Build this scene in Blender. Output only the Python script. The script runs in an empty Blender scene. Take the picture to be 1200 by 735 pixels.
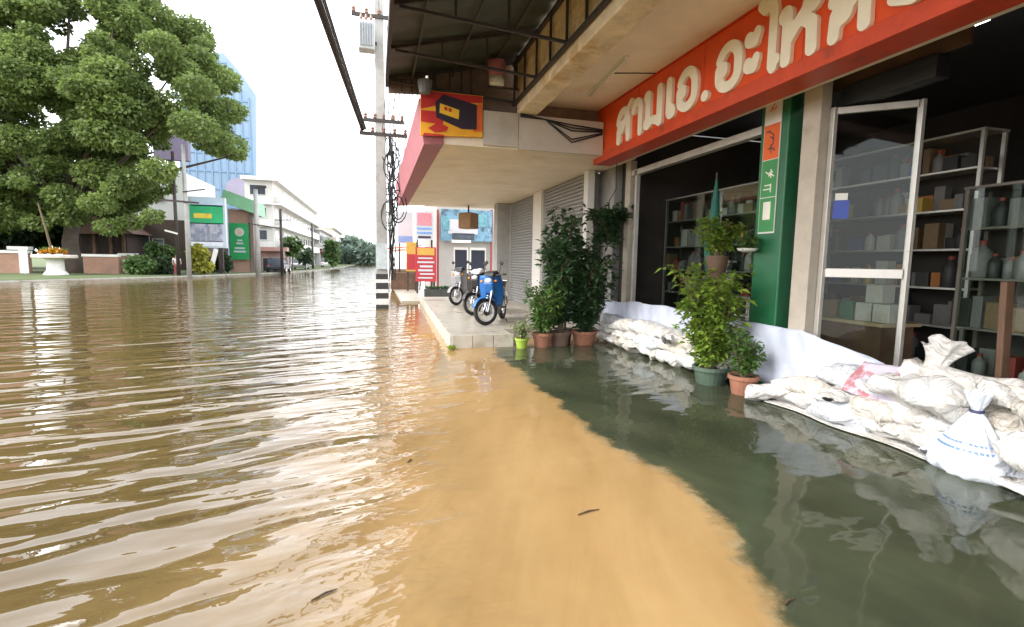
import bpy, bmesh, math, random
import numpy as np
from mathutils import Vector, Matrix
random.seed(7); rng = np.random.default_rng(7)
S = bpy.context.scene; COL = S.collection
rad = math.radians; PI = math.pi

# ------------------------------------------------------------------ camera
CAMH = 1.55; FPX = 585.0
YAW, PITCH, ROLL = rad(15.3), rad(5.95), rad(0.9)
fw = Vector((math.sin(YAW)*math.cos(PITCH), math.cos(YAW)*math.cos(PITCH), -math.sin(PITCH)))
r0 = Vector((math.cos(YAW), -math.sin(YAW), 0)); u0 = r0.cross(fw)
rt = r0*math.cos(ROLL) + u0*math.sin(ROLL); up = rt.cross(fw)
cam = bpy.data.cameras.new('camera'); cam_o = bpy.data.objects.new('camera', cam); COL.objects.link(cam_o)
cam.sensor_width = 36; cam.lens = 36*FPX/1200; cam.clip_end = 2000; cam.clip_start = 0.05
cam_o.matrix_world = Matrix(((rt.x, up.x, -fw.x, 0), (rt.y, up.y, -fw.y, 0), (rt.z, up.z, -fw.z, CAMH), (0, 0, 0, 1)))
S.camera = cam_o
CP = Vector((0, 0, CAMH))
# ------------------------------------------------------------------ world, sun, exposure
SUN_EL, SUN_AZ = rad(40), rad(255)          # azimuth from +Y clockwise: from the street side, a little behind
W = bpy.data.worlds.new('World'); S.world = W; W.use_nodes = True
nt = W.node_tree; nt.nodes.clear()
out = nt.nodes.new('ShaderNodeOutputWorld'); add = nt.nodes.new('ShaderNodeAddShader')
b1 = nt.nodes.new('ShaderNodeBackground'); b2 = nt.nodes.new('ShaderNodeBackground')
sky = nt.nodes.new('ShaderNodeTexSky'); sky.sky_type = 'NISHITA'; sky.sun_disc = False
sky.sun_elevation = SUN_EL; sky.sun_rotation = SUN_AZ; sky.dust_density = 4
b1.inputs[1].default_value = 0.05
nt.links.new(sky.outputs[0], b1.inputs[0])
tc = nt.nodes.new('ShaderNodeTexCoord'); nz = nt.nodes.new('ShaderNodeTexNoise'); rp = nt.nodes.new('ShaderNodeValToRGB')
nz.inputs['Scale'].default_value = 2.2; nz.inputs['Detail'].default_value = 4
rp.color_ramp.elements[0].position = .3; rp.color_ramp.elements[0].color = (.86, .88, .91, 1)
rp.color_ramp.elements[1].position = .7; rp.color_ramp.elements[1].color = (1, 1, 1, 1)
nt.links.new(tc.outputs['Generated'], nz.inputs['Vector']); nt.links.new(nz.outputs[0], rp.inputs[0])
nt.links.new(rp.outputs[0], b2.inputs[0]); b2.inputs[1].default_value = 1.25     # bright overcast cloud layer
nt.links.new(b1.outputs[0], add.inputs[0]); nt.links.new(b2.outputs[0], add.inputs[1]); nt.links.new(add.outputs[0], out.inputs[0])
sl = bpy.data.lights.new('sun', 'SUN'); sl.energy = 1.1; sl.angle = rad(18); sl.color = (1, .96, .9)
so = bpy.data.objects.new('sun', sl); COL.objects.link(so)
sd = Vector((math.sin(SUN_AZ)*math.cos(SUN_EL), math.cos(SUN_AZ)*math.cos(SUN_EL), math.sin(SUN_EL)))
so.rotation_euler = sd.to_track_quat('Z', 'Y').to_euler(); so.location = sd*60
S.view_settings.view_transform = 'Standard'; S.view_settings.look = 'None'; S.view_settings.gamma = 1
S.view_settings.use_curve_mapping = False; S.view_settings.exposure = 1.35
S.render.engine = 'CYCLES'
S.cycles.max_bounces = 8; S.cycles.diffuse_bounces = 4; S.cycles.glossy_bounces = 4; S.cycles.transparent_max_bounces = 12
S.cycles.sample_clamp_indirect = 6; S.cycles.caustics_reflective = False; S.cycles.caustics_refractive = False
S.cycles.use_denoising = True

# ------------------------------------------------------------------ helpers
def ray(x, y): return fw + rt*((x-600)/FPX) + up*((367.5-y)/FPX)
def onZ(x, y, z=0.0): d = ray(x, y); return CP + d*((z-CAMH)/d.z)
def onX(x, y, X): d = ray(x, y); return CP + d*(X/d.x)
def onY(x, y, Y): d = ray(x, y); return CP + d*(Y/d.y)

MATS = {}
def srgb(c):
    return tuple(((v/255/12.92) if v/255 <= .04045 else ((v/255+.055)/1.055)**2.4) for v in c)
def mat(name, col, rough=.6, var=.12, scale=6, bump=0.0, bscale=40, metal=0.0, dirt=None, dscale=1.5, dpos=(.5, .7), emit=0, trans=0, alpha=1, spec=.5):
    """procedural surface: base colour with two octaves of variation, optional dirt patches and fine relief"""
    if name in MATS: return MATS[name]
    m = bpy.data.materials.new(name); m.use_nodes = True; MATS[name] = m
    n, L = m.node_tree.nodes, m.node_tree.links
    p = n['Principled BSDF']; t = n.new('ShaderNodeTexCoord')
    a = n.new('ShaderNodeTexNoise'); a.inputs['Scale'].default_value = scale; a.inputs['Detail'].default_value = 6; a.inputs['Roughness'].default_value = .65
    L.new(t.outputs['Object'], a.inputs['Vector'])
    r = n.new('ShaderNodeValToRGB')
    lo = tuple(max(0, c*(1-var)) for c in col); hi = tuple(min(1, c*(1+var)) for c in col)
    r.color_ramp.elements[0].position = .32; r.color_ramp.elements[0].color = (*lo, 1)
    r.color_ramp.elements[1].position = .68; r.color_ramp.elements[1].color = (*hi, 1)
    L.new(a.outputs[0], r.inputs[0]); c = r.outputs[0]
    if dirt:
        d = n.new('ShaderNodeTexNoise'); d.inputs['Scale'].default_value = dscale; d.inputs['Detail'].default_value = 8; d.inputs['Roughness'].default_value = .7
        L.new(t.outputs['Object'], d.inputs['Vector'])
        mr = n.new('ShaderNodeMapRange'); mr.inputs[1].default_value = dpos[0]; mr.inputs[2].default_value = dpos[1]
        L.new(d.outputs[0], mr.inputs[0])
        mx = n.new('ShaderNodeMix'); mx.data_type = 'RGBA'
        L.new(mr.outputs[0], mx.inputs['Factor']); L.new(c, mx.inputs[6]); mx.inputs[7].default_value = (*dirt, 1); c = mx.outputs[2]
    L.new(c, p.inputs['Base Color'])
    rr = n.new('ShaderNodeMapRange'); rr.inputs[3].default_value = max(.02, rough-.1); rr.inputs[4].default_value = min(1, rough+.1)
    L.new(a.outputs[0], rr.inputs[0]); L.new(rr.outputs[0], p.inputs['Roughness'])
    p.inputs['Metallic'].default_value = metal; p.inputs['Specular IOR Level'].default_value = spec
    if bump:
        b = n.new('ShaderNodeBump'); bn = n.new('ShaderNodeTexNoise'); bn.inputs['Scale'].default_value = bscale; bn.inputs['Detail'].default_value = 5
        L.new(t.outputs['Object'], bn.inputs['Vector']); L.new(bn.outputs[0], b.inputs['Height'])
        b.inputs['Strength'].default_value = bump; b.inputs['Distance'].default_value = .02; L.new(b.outputs[0], p.inputs['Normal'])
    if emit: p.inputs['Emission Color'].default_value = (*col, 1); p.inputs['Emission Strength'].default_value = emit
    return m
def glassmat(name, tint=(.9, .95, .93)):
    if name in MATS: return MATS[name]
    m = bpy.data.materials.new(name); m.use_nodes = True; MATS[name] = m
    n, L = m.node_tree.nodes, m.node_tree.links; n.clear()
    o = n.new('ShaderNodeOutputMaterial'); mx = n.new('ShaderNodeMixShader'); tr = n.new('ShaderNodeBsdfTransparent'); gl = n.new('ShaderNodeBsdfGlossy')
    fr = n.new('ShaderNodeFresnel'); fr.inputs[0].default_value = 1.5; gl.inputs['Roughness'].default_value = .02
    ma = n.new('ShaderNodeMath'); ma.operation = 'MULTIPLY_ADD'; ma.inputs[1].default_value = .4; ma.inputs[2].default_value = .0
    tr.inputs[0].default_value = (*tint, 1); L.new(fr.outputs[0], ma.inputs[0]); L.new(ma.outputs[0], mx.inputs[0])
    L.new(tr.outputs[0], mx.inputs[1]); L.new(gl.outputs[0], mx.inputs[2]); L.new(mx.outputs[0], o.inputs[0]); return m
def leafmat(name, dark, light, scale=.6, tr=.35):
    if name in MATS: return MATS[name]
    m = bpy.data.materials.new(name); m.use_nodes = True; MATS[name] = m
    n, L = m.node_tree.nodes, m.node_tree.links; p = n['Principled BSDF']
    g = n.new('ShaderNodeNewGeometry'); t = n.new('ShaderNodeTexCoord'); a = n.new('ShaderNodeTexNoise'); a.inputs['Scale'].default_value = scale; a.inputs['Detail'].default_value = 3
    L.new(t.outputs['Object'], a.inputs['Vector'])
    ad = n.new('ShaderNodeMath'); ad.operation = 'MULTIPLY_ADD'; ad.inputs[1].default_value = .45
    L.new(g.outputs['Random Per Island'], ad.inputs[0]); 
    sb = n.new('ShaderNodeMath'); sb.operation = 'MULTIPLY_ADD'; sb.inputs[1].default_value = 1.3; sb.inputs[2].default_value = -.35
    L.new(a.outputs[0], sb.inputs[0]); L.new(sb.outputs[0], ad.inputs[2])
    r = n.new('ShaderNodeValToRGB'); r.color_ramp.elements[0].color = (*dark, 1); r.color_ramp.elements[1].color = (*light, 1)
    L.new(ad.outputs[0], r.inputs[0]); L.new(r.outputs[0], p.inputs['Base Color']); p.inputs['Roughness'].default_value = .5
    tl = n.new('ShaderNodeBsdfTranslucent'); mx = n.new('ShaderNodeMixShader'); mx.inputs[0].default_value = tr
    L.new(r.outputs[0], tl.inputs[0]); L.new(p.outputs[0], mx.inputs[1]); L.new(tl.outputs[0], mx.inputs[2]); L.new(mx.outputs[0], n['Material Output'].inputs[0])
    return m

class MB:
    def __init__(s): s.v = []; s.f = []; s.smooth = False
    def raw(s, v, f): k = len(s.v); s.v += [tuple(p) for p in v]; s.f += [tuple(i+k for i in q) for q in f]; return s
    def box(s, x0, x1, y0, y1, z0, z1):
        return s.raw([(x, y, z) for x in (x0, x1) for y in (y0, y1) for z in (z0, z1)],
                     [(0, 1, 3, 2), (4, 6, 7, 5), (0, 4, 5, 1), (2, 3, 7, 6), (0, 2, 6, 4), (1, 5, 7, 3)])
    def beam(s, a, b, w, h=None):
        """square bar between two points"""
        a, b = Vector(a), Vector(b); d = (b-a).normalized(); h = h or w
        e = Vector((0, 0, 1)) if abs(d.z) < .9 else Vector((0, 1, 0))
        x = d.cross(e).normalized()*w/2; y = x.cross(d).normalized()*h/2
        vs = [p+i*x+j*y for p in (a, b) for i, j in ((-1, -1), (1, -1), (1, 1), (-1, 1))]
        return s.raw(vs, [(3, 2, 1, 0), (4, 5, 6, 7), (0, 1, 5, 4), (1, 2, 6, 5), (2, 3, 7, 6), (3, 0, 4, 7)])
    def tube(s, pts, r, n=8, cap=True):
        pts = [Vector(p) for p in pts]; rs = r if isinstance(r, (list, tuple)) else [r]*len(pts); k = len(s.v); px = None
        for i, p in enumerate(pts):
            d = (pts[min(i+1, len(pts)-1)]-pts[max(i-1, 0)]).normalized()
            e = px if px is not None else (Vector((0, 0, 1)) if abs(d.z) < .9 else Vector((1, 0, 0)))
            y = d.cross(e).normalized(); x = y.cross(d).normalized(); px = x
            for j in range(n):
                a = 2*PI*j/n; s.v.append(tuple(p+(x*math.cos(a)+y*math.sin(a))*rs[i]))
        for i in range(len(pts)-1):
            for j in range(n):
                s.f.append((k+i*n+j, k+i*n+(j+1) % n, k+(i+1)*n+(j+1) % n, k+(i+1)*n+j))
        if cap: s.f.append(tuple(k+j for j in range(n))[::-1]); s.f.append(tuple(k+(len(pts)-1)*n+j for j in range(n)))
        return s
    def lathe(s, prof, c=(0, 0, 0), n=20, axis='z', cap=True, jit=0):
        k = len(s.v)
        for (r, h) in prof:
            for j in range(n):
                a = 2*PI*j/n; x, y = r*math.cos(a), r*math.sin(a)
                q = (x, y, h) if axis == 'z' else ((x, h, y) if axis == 'y' else (h, x, y))
                s.v.append((q[0]+c[0], q[1]+c[1], q[2]+c[2]))
        m = len(prof)
        for i in range(m-1):
            for j in range(n): s.f.append((k+i*n+j, k+i*n+(j+1) % n, k+(i+1)*n+(j+1) % n, k+(i+1)*n+j))
        if cap: s.f.append(tuple(k+j for j in range(n))[::-1]); s.f.append(tuple(k+(m-1)*n+j for j in range(n)))
        return s
    def torus(s, c, R, r, axis='y', n=28, m=10):
        k = len(s.v)
        for i in range(n):
            a = 2*PI*i/n
            for j in range(m):
                b = 2*PI*j/m; q = R+r*math.cos(b); h = r*math.sin(b)
                p = (q*math.cos(a), h, q*math.sin(a)) if axis == 'y' else (q*math.cos(a), q*math.sin(a), h)
                s.v.append((p[0]+c[0], p[1]+c[1], p[2]+c[2]))
        for i in range(n):
            for j in range(m): s.f.append((k+i*m+j, k+i*m+(j+1) % m, k+((i+1) % n)*m+(j+1) % m, k+((i+1) % n)*m+j))
        return s
    def ell(s, c, a, b, h, n=16, m=10, jit=0):
        k = len(s.v)
        for i in range(m+1):
            t = PI*i/m
            for j in range(n):
                p = 2*PI*j/n; s.v.append((c[0]+a*math.sin(t)*math.cos(p), c[1]+b*math.sin(t)*math.sin(p), c[2]+h*math.cos(t)))
        for i in range(m):
            for j in range(n): s.f.append((k+i*n+j, k+(i+1)*n+j, k+(i+1)*n+(j+1) % n, k+i*n+(j+1) % n))
        return s
    def sheet(s, fn, nu, nv, th=0):
        k = len(s.v)
        for i in range(nu+1):
            for j in range(nv+1): s.v.append(tuple(fn(i/nu, j/nv)))
        for i in range(nu):
            for j in range(nv): q = k+i*(nv+1)+j; s.f.append((q, q+nv+1, q+nv+2, q+1))
        return s
    def poly(s, pts2, axis, a, b):
        """extrude a 2-D outline between a and b along axis"""
        n = len(pts2)
        def P(p, h): return (h, p[0], p[1]) if axis == 'x' else ((p[0], h, p[1]) if axis == 'y' else (p[0], p[1], h))
        s.raw([P(p, a) for p in pts2]+[P(p, b) for p in pts2], [tuple(range(n))[::-1], tuple(range(n, 2*n))]+[(i, (i+1) % n, n+(i+1) % n, n+i) for i in range(n)])
        return s
def build(name, mb, m, parent=None, smooth=False, bevel=0, kind=None, label=None, thick=0, sub=0, local=False):
    me = bpy.data.meshes.new(name); off = Vector((0, 0, 0)); q = parent
    if not local:
        while q: off += q.location; q = q.parent
    if isinstance(mb, MB): v, f = mb.v, mb.f
    else: v, f = mb
    if len(v): v = (np.asarray(v, dtype=float)-np.array(off)).tolist()
    me.from_pydata(v, [], f)
    bm = bmesh.new(); bm.from_mesh(me); bmesh.ops.recalc_face_normals(bm, faces=bm.faces[:]) if len(f) < 60000 and kind != 'stuff' else None
    bm.to_mesh(me); bm.free()
    if smooth: me.polygons.foreach_set('use_smooth', [True]*len(me.polygons))
    me.materials.append(m)
    o = bpy.data.objects.new(name, me); COL.objects.link(o); o.parent = parent
    if thick: d = o.modifiers.new('thick', 'SOLIDIFY'); d.thickness = thick
    if bevel: d = o.modifiers.new('bevel', 'BEVEL'); d.width = bevel; d.segments = 2; d.limit_method = 'ANGLE'
    if sub: d = o.modifiers.new('sub', 'SUBSURF'); d.levels = sub; d.render_levels = sub
    if kind: o['kind'] = kind
    if label: o['label'] = label
    return o
def tag(o, label, cat, group=None):
    o['label'] = label; o['category'] = cat
    if group: o['group'] = group
    return o
def thing(name, label, cat, loc=(0, 0, 0), rz=0, group=None):
    o = bpy.data.objects.new(name, None); COL.objects.link(o); o.location = loc; o.rotation_euler = (0, 0, rz); o.empty_display_size = .2
    return tag(o, label, cat, group)
def copy_tree(o, parent=None):
    c = o.copy(); COL.objects.link(c); c.parent = parent
    for ch in list(o.children): copy_tree(ch, c)
    return c
def structure(name, mb, m, **k): return build(name, mb, m, kind='structure', **k)

# ------------------------------------------------------------------ materials
concrete = mat('concrete', (.42, .40, .36), .85, .18, 3, .3, 60, dirt=(.20, .17, .13), dscale=1.2, dpos=(.52, .75))
cream = mat('cream_paint', (.84, .75, .61), .75, .08, 2, .15, 50, dirt=(.66, .54, .38), dscale=.9, dpos=(.52, .8))
stained = mat('stained_cream', (.80, .68, .50), .85, .2, 3, .5, 30, dirt=(.55, .36, .15), dscale=1.8, dpos=(.5, .66))
beige_panel = mat('beige_panel', (.56, .52, .46), .7, .06, 2, .1, 40, dirt=(.4, .36, .3), dscale=1.1, dpos=(.55, .8))
greywall = mat('grey_wall', (.33, .33, .32), .85, .12, 3, .25, 50, dirt=(.2, .19, .17), dscale=1.4, dpos=(.55, .8))
whitepaint = mat('white_paint', (.74, .73, .70), .6, .06, 4, .1, 50, dirt=(.45, .42, .37), dscale=2, dpos=(.58, .85))
maroon = mat('maroon_paint', (.36, .12, .14), .6, .15, 3, .1, 40)
darksheet = mat('awning_sheet', (.060, .072, .058), .5, .2, 2, .1, 30, dirt=(.032, .036, .03), dscale=.8, dpos=(.45, .75))
steel = mat('dark_steel', (.035, .028, .024), .6, .3, 8, .1, 60, dirt=(.12, .05, .025), dscale=4, dpos=(.55, .75))
alu = mat('aluminium', (.62, .60, .56), .38, .08, 6, .05, 80, metal=.5, dirt=(.35, .32, .27), dscale=5, dpos=(.6, .8))
orange = mat('sign_orange', srgb((226, 82, 28)), .38, .1, 2.5, .04, 20, dirt=srgb((205, 62, 26)), dscale=1.3, dpos=(.5, .8))
orange_dk = mat('sign_orange_trim', srgb((205, 72, 38)), .42, .12, 5, .05, 30, dirt=srgb((120, 60, 40)), dscale=3, dpos=(.55, .8))
letter_m = mat('letter_cream', (.90, .87, .74), .45, .05, 5, .05, 30, dirt=(.6, .54, .42), dscale=4, dpos=(.6, .85))
green = mat('pillar_green', (.018, .13, .055), .38, .15, 3, .15, 25, dirt=(.05, .11, .06), dscale=2.5, dpos=(.55, .8))
black = mat('black_matte', (.012, .012, .013), .6, .3, 6)
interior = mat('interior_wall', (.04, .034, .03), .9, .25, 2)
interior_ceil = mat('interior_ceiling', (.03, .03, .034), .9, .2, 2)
wood = mat('brown_wood', (.11, .06, .035), .65, .3, 4, .3, 40)
shutter_m = mat('shutter_grey', (.36, .36, .36), .5, .08, 3, .05, 40, metal=.3, dirt=(.25, .24, .22), dscale=1.5, dpos=(.55, .8))
glass = glassmat('clear_glass')
white_cloth = mat('banner_vinyl', (.56, .61, .74), .42, .05, 3, .25, 14, dirt=(.42, .45, .55), dscale=2.2, dpos=(.55, .85))
terracotta = mat('terracotta', (.30, .13, .08), .8, .2, 6, .3, 40, dirt=(.16, .10, .08), dscale=5, dpos=(.5, .75))
soil = mat('potting_soil', (.05, .035, .025), .95, .3, 20, .6, 60)
rubber = mat('tyre_rubber', (.018, .018, .018), .75, .2, 12, .2, 90)
chrome = mat('chrome', (.7, .7, .72), .18, .05, 8, metal=1)

# ------------------------------------------------------------------ water
def water_material():
    m = bpy.data.materials.new('flood_water'); m.use_nodes = True
    n, L = m.node_tree.nodes, m.node_tree.links; p = n['Principled BSDF']
    def N(t, **k):
        o = n.new(t)
        for a, b in k.items(): setattr(o, a, b)
        return o
    def math_(op, a, b=None, c=None):
        o = N('ShaderNodeMath', operation=op)
        for i, v in enumerate((a, b, c)):
            if v is None: continue
            if isinstance(v, (int, float)): o.inputs[i].default_value = v
            else: L.new(v, o.inputs[i])
        return o.outputs[0]
    def mapr(v, a, b, c=0, d=1, interp='SMOOTHSTEP'):
        o = N('ShaderNodeMapRange', interpolation_type=interp); L.new(v, o.inputs[0])
        for i, q in enumerate((a, b, c, d)): o.inputs[i+1].default_value = q
        return o.outputs[0]
    geo = N('ShaderNodeNewGeometry'); pos = geo.outputs['Position']
    sx = N('ShaderNodeSeparateXYZ'); L.new(pos, sx.inputs[0]); X, Y = sx.outputs[0], sx.outputs[1]
    def noise(scale, rot=0, stretch=(1, 1, 1), detail=3, rough=.5, dist=0):
        mp = N('ShaderNodeMapping'); mp.inputs['Rotation'].default_value = (0, 0, rot); mp.inputs['Scale'].default_value = stretch
        # rotate first, then stretch
        vr = N('ShaderNodeVectorRotate'); vr.rotation_type = 'Z_AXIS'; vr.inputs['Angle'].default_value = rot; L.new(pos, vr.inputs[0])
        mp.inputs['Rotation'].default_value = (0, 0, 0); L.new(vr.outputs[0], mp.inputs[0])
        a = N('ShaderNodeTexNoise'); a.inputs['Scale'].default_value = scale; a.inputs['Detail'].default_value = detail
        a.inputs['Roughness'].default_value = rough; a.inputs['Distortion'].default_value = dist; L.new(mp.outputs[0], a.inputs[0]); return a.outputs[0]
    # --- water bodies: muddy street water against the darker, clearer water over the pavement
    bnd = math_('ADD', math_('MULTIPLY_ADD', math_('SUBTRACT', noise(.55, detail=2), .5), .7, X),
                math_('MULTIPLY', math_('SUBTRACT', noise(2.6, detail=7, rough=.7), .5), .46))
    near = mapr(Y, 1.2, 2.8, .30, 0)                       # the front bends towards the street near the bottom
    edge = mapr(math_('ADD', bnd, near), 1.86, 2.04)
    farcut = mapr(Y, 8.4, 9.2, 1, 0)
    fac = math_('MULTIPLY', edge, farcut)
    silt = noise(.9, rot=.5, stretch=(1, .35, 1), detail=6, rough=.6)
    def ramp(v, c0, c1, p0=.3, p1=.7):
        o = N('ShaderNodeValToRGB'); L.new(v, o.inputs[0]); o.color_ramp.elements[0].position = p0; o.color_ramp.elements[1].position = p1
        o.color_ramp.elements[0].color = (*c0, 1); o.color_ramp.elements[1].color = (*c1, 1); return o.outputs[0]
    deep = ramp(silt, (.085, .056, .021), (.115, .078, .031))
    silt2 = math_('ADD', math_('MULTIPLY', silt, .6), math_('MULTIPLY', noise(2.4, rot=.35, stretch=(1.4, .3, 1), detail=7, rough=.65, dist=.6), .4))
    shal = ramp(silt2, (.27, .165, .062), (.43, .29, .135))
    def mixc(f, a, b):
        o = N('ShaderNodeMix', data_type='RGBA'); L.new(f, o.inputs['Factor']); L.new(a, o.inputs[6]); L.new(b, o.inputs[7]); return o.outputs[2]
    sh = mapr(math_('MULTIPLY_ADD', math_('SUBTRACT', noise(.5, detail=3), .5), 1.2, X), -1.6, 1.3)   # shallower, paler over the pavement edge
    brown = mixc(math_('MULTIPLY', sh, mapr(Y, 6, 22, 1, .25)), deep, shal)
    clear = ramp(noise(1.1, rot=-.4, stretch=(1, .5, 1), detail=6, rough=.6), (.030, .036, .022), (.072, .083, .048))
    both = mixc(fac, brown, clear)
    # thin scum line where the two waters meet
    rim = math_('MULTIPLY', mapr(edge, .02, .35), mapr(edge, .45, .95, 1, 0))
    rim = math_('MULTIPLY', math_('MULTIPLY', rim, farcut), mapr(noise(3.5, detail=5, rough=.7), .42, .68, 0, .65))
    scum = N('ShaderNodeRGB'); scum.outputs[0].default_value = (.36, .29, .17, 1)
    L.new(mixc(rim, both, scum.outputs[0]), p.inputs['Base Color'])
    p.inputs['Roughness'].default_value = .03; L.new(mapr(X, -.6, 1.6, 1.6, 1.27), p.inputs['IOR'])
    # --- ripples: crests about 25 degrees off the cross-street line, calm over the pavement
    calm = mapr(X, -.9, 1.1, 1, .12)
    w1 = noise(2.1, rot=-.32, stretch=(.36, 1.35, 1), detail=1, rough=.4, dist=.35)
    w2 = noise(4.4, rot=-.12, stretch=(.36, 1.3, 1), detail=1.5, rough=.45, dist=.2)
    w3 = noise(7.5, rot=.9, stretch=(.6, 1, 1), detail=3)
    chop = noise(4.2, rot=-.2, stretch=(.55, 1.1, 1), detail=3, dist=.25)
    band = math_('MULTIPLY', mapr(math_('ADD', X, math_('MULTIPLY', math_('SUBTRACT', noise(.8), .5), 1.0)), -1.3, .1), mapr(X, .1, .9, 1, 0))
    h = math_('ADD', math_('MULTIPLY', w1, .115), math_('MULTIPLY', w2, .026))
    h = math_('ADD', h, math_('MULTIPLY', w3, .003))
    h = math_('MULTIPLY', math_('MULTIPLY', h, calm), mapr(Y, 3.5, 18, 1, .38))
    h = math_('ADD', h, math_('MULTIPLY', math_('MULTIPLY', chop, band), .040))
    h = math_('ADD', h, math_('MULTIPLY', noise(3.2, detail=2), .0035))
    b = N('ShaderNodeBump'); b.inputs['Strength'].default_value = 1; b.inputs['Distance'].default_value = 1.0
    L.new(h, b.inputs['Height']); L.new(b.outputs[0], p.inputs['Normal'])
    return m
structure('water', MB().raw([(-400, -60, 0), (400, -60, 0), (400, 700, 0), (-400, 700, 0)], [(0, 1, 2, 3)]), water_material())

# ------------------------------------------------------------------ left bank
grass_m = mat('bank_grass', (.075, .11, .035), .9, .3, 1.5, .6, 20, dirt=(.13, .10, .06), dscale=.3, dpos=(.52, .7))
edgepts = [(-40, 10), (-24, 25), (-19.9, 33.2), (-17.2, 38.3), (-14.6, 42.3), (-11.9, 49.4), (-9.3, 56.2), (-7.5, 70), (-6.2, 95), (-5, 150), (-4, 400), (-300, 400), (-300, 10)]
structure('ground', MB().poly(edgepts, 'z', -.5, .10), grass_m)
structure('pavement_kerb', MB().tube([(x-.05, y, .03) for x, y in edgepts[1:10]], .07, 6), concrete)
structure('far_ground', MB().box(5.2, 300, 17.6, 400, -.5, .12), concrete)

# ------------------------------------------------------------------ spare-parts shop (building)
shop = thing('shop_building', 'open-fronted spare parts shop with cream canopy soffit and green pillar', 'shop', (4.75, 4.5, 0))
build('soffit', MB().box(2.76, 4.9, -3, 9.55, 4.36, 4.5), cream, shop)
build('canopy_beam', MB().box(2.40, 2.758, -3, 8.66, 4.10, 5.0), stained, shop, bevel=.02)
build('upper_wall', MB().box(4.75, 5.0, -3, 9.55, 4.502, 9.0), beige_panel, shop)
build('side_wall', MB().box(4.75, 9.8, 9.55, 10.30, 0, 4.5), greywall, shop, bevel=.01)
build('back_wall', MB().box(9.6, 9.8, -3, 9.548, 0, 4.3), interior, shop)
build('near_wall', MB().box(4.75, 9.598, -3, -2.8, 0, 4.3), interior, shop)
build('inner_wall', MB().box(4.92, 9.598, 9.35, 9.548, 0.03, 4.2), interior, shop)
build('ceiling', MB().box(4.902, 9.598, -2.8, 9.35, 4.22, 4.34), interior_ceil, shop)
build('lintel', MB().box(4.55, 4.74, -2.9, 9.5, 3.52, 4.358), cream, shop, bevel=.01)
pil = build('pillar', MB().box(4.75, 5.13, 5.05, 5.50, 0, 4.22), green, shop, bevel=.015)
jamb_m = mat('jamb_beige', (.50, .45, .38), .7, .1, 4, .15, 50, dirt=(.3, .26, .2), dscale=3, dpos=(.55, .8))
build('jamb', MB().box(4.76, 4.90, 4.62, 4.86, 0, 3.6), jamb_m, shop, bevel=.006)
build('jamb', MB().box(4.77, 4.90, 8.92, 9.12, 0, 3.52), jamb_m, shop, bevel=.006)
build('jamb', MB().box(4.78, 4.86, 8.70, 8.76, 0, 3.3), alu, shop, bevel=.004)
build('door_track', MB().box(4.78, 4.9, 5.52, 8.9, 3.22, 3.32), alu, shop)
build('roller_box', MB().box(5.00, 5.18, 3.62, 4.60, 3.31, 3.52), black, shop, bevel=.01)
build('transom_board', MB().box(5.06, 5.10, 3.4, 4.9, 3.525, 4.2), wood, shop)
structure('shop_floor', MB().box(4.75, 9.6, -2.8, 9.4, -.1, .03), concrete)
# coloured notice strip on the street face of the pillar
strip = build('notice_strip', MB().box(4.738, 4.747, 5.16, 5.43, 1.95, 3.75), whitepaint, pil)
def mark(name, y0, y1, z0, z1, m, x=4.7335): return build(name, MB().box(x, x+.004, y0, y1, z0, z1), m, pil)
m_or = mat('notice_orange', srgb((225, 100, 40)), .5, .1, 5); m_gr = mat('notice_green', srgb((60, 140, 80)), .5, .1, 5); m_wh = mat('notice_white', (.8, .78, .7), .5, .1, 5); m_dk = mat('notice_dark', (.12, .05, .03), .5, .1, 5)
mark('notice_panel', 5.17, 5.42, 2.86, 3.28, m_or); mark('notice_panel', 5.17, 5.42, 2.40, 2.85, m_gr); mark('notice_panel', 5.17, 5.42, 1.97, 2.39, m_gr)
def brush(z, m, seed, sc=1.0):
    q = random.Random(seed); b = MB()
    for _ in range(4):
        y0, z0 = 5.295+q.uniform(-.05, .05)*sc, z+q.uniform(-.05, .05)*sc; an = q.choice((0, PI/2, .6, -.7)); l = q.uniform(.03, .055)*sc
        b.beam((4.7345, y0-l*math.cos(an), z0-l*math.sin(an)), (4.7325-.001*_, y0+l*math.cos(an), z0+l*math.sin(an)), .006, .014*sc)
    build('brush_mark', b, m, pil)
brush(3.5, m_or, 1, .8); brush(3.15, m_dk, 2, 1.1); brush(2.98, m_dk, 3); brush(2.72, m_wh, 4); brush(2.52, m_wh, 5)
mark('cream_sticker', 5.235, 5.355, 2.12, 2.34, m_wh, 4.729)

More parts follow.
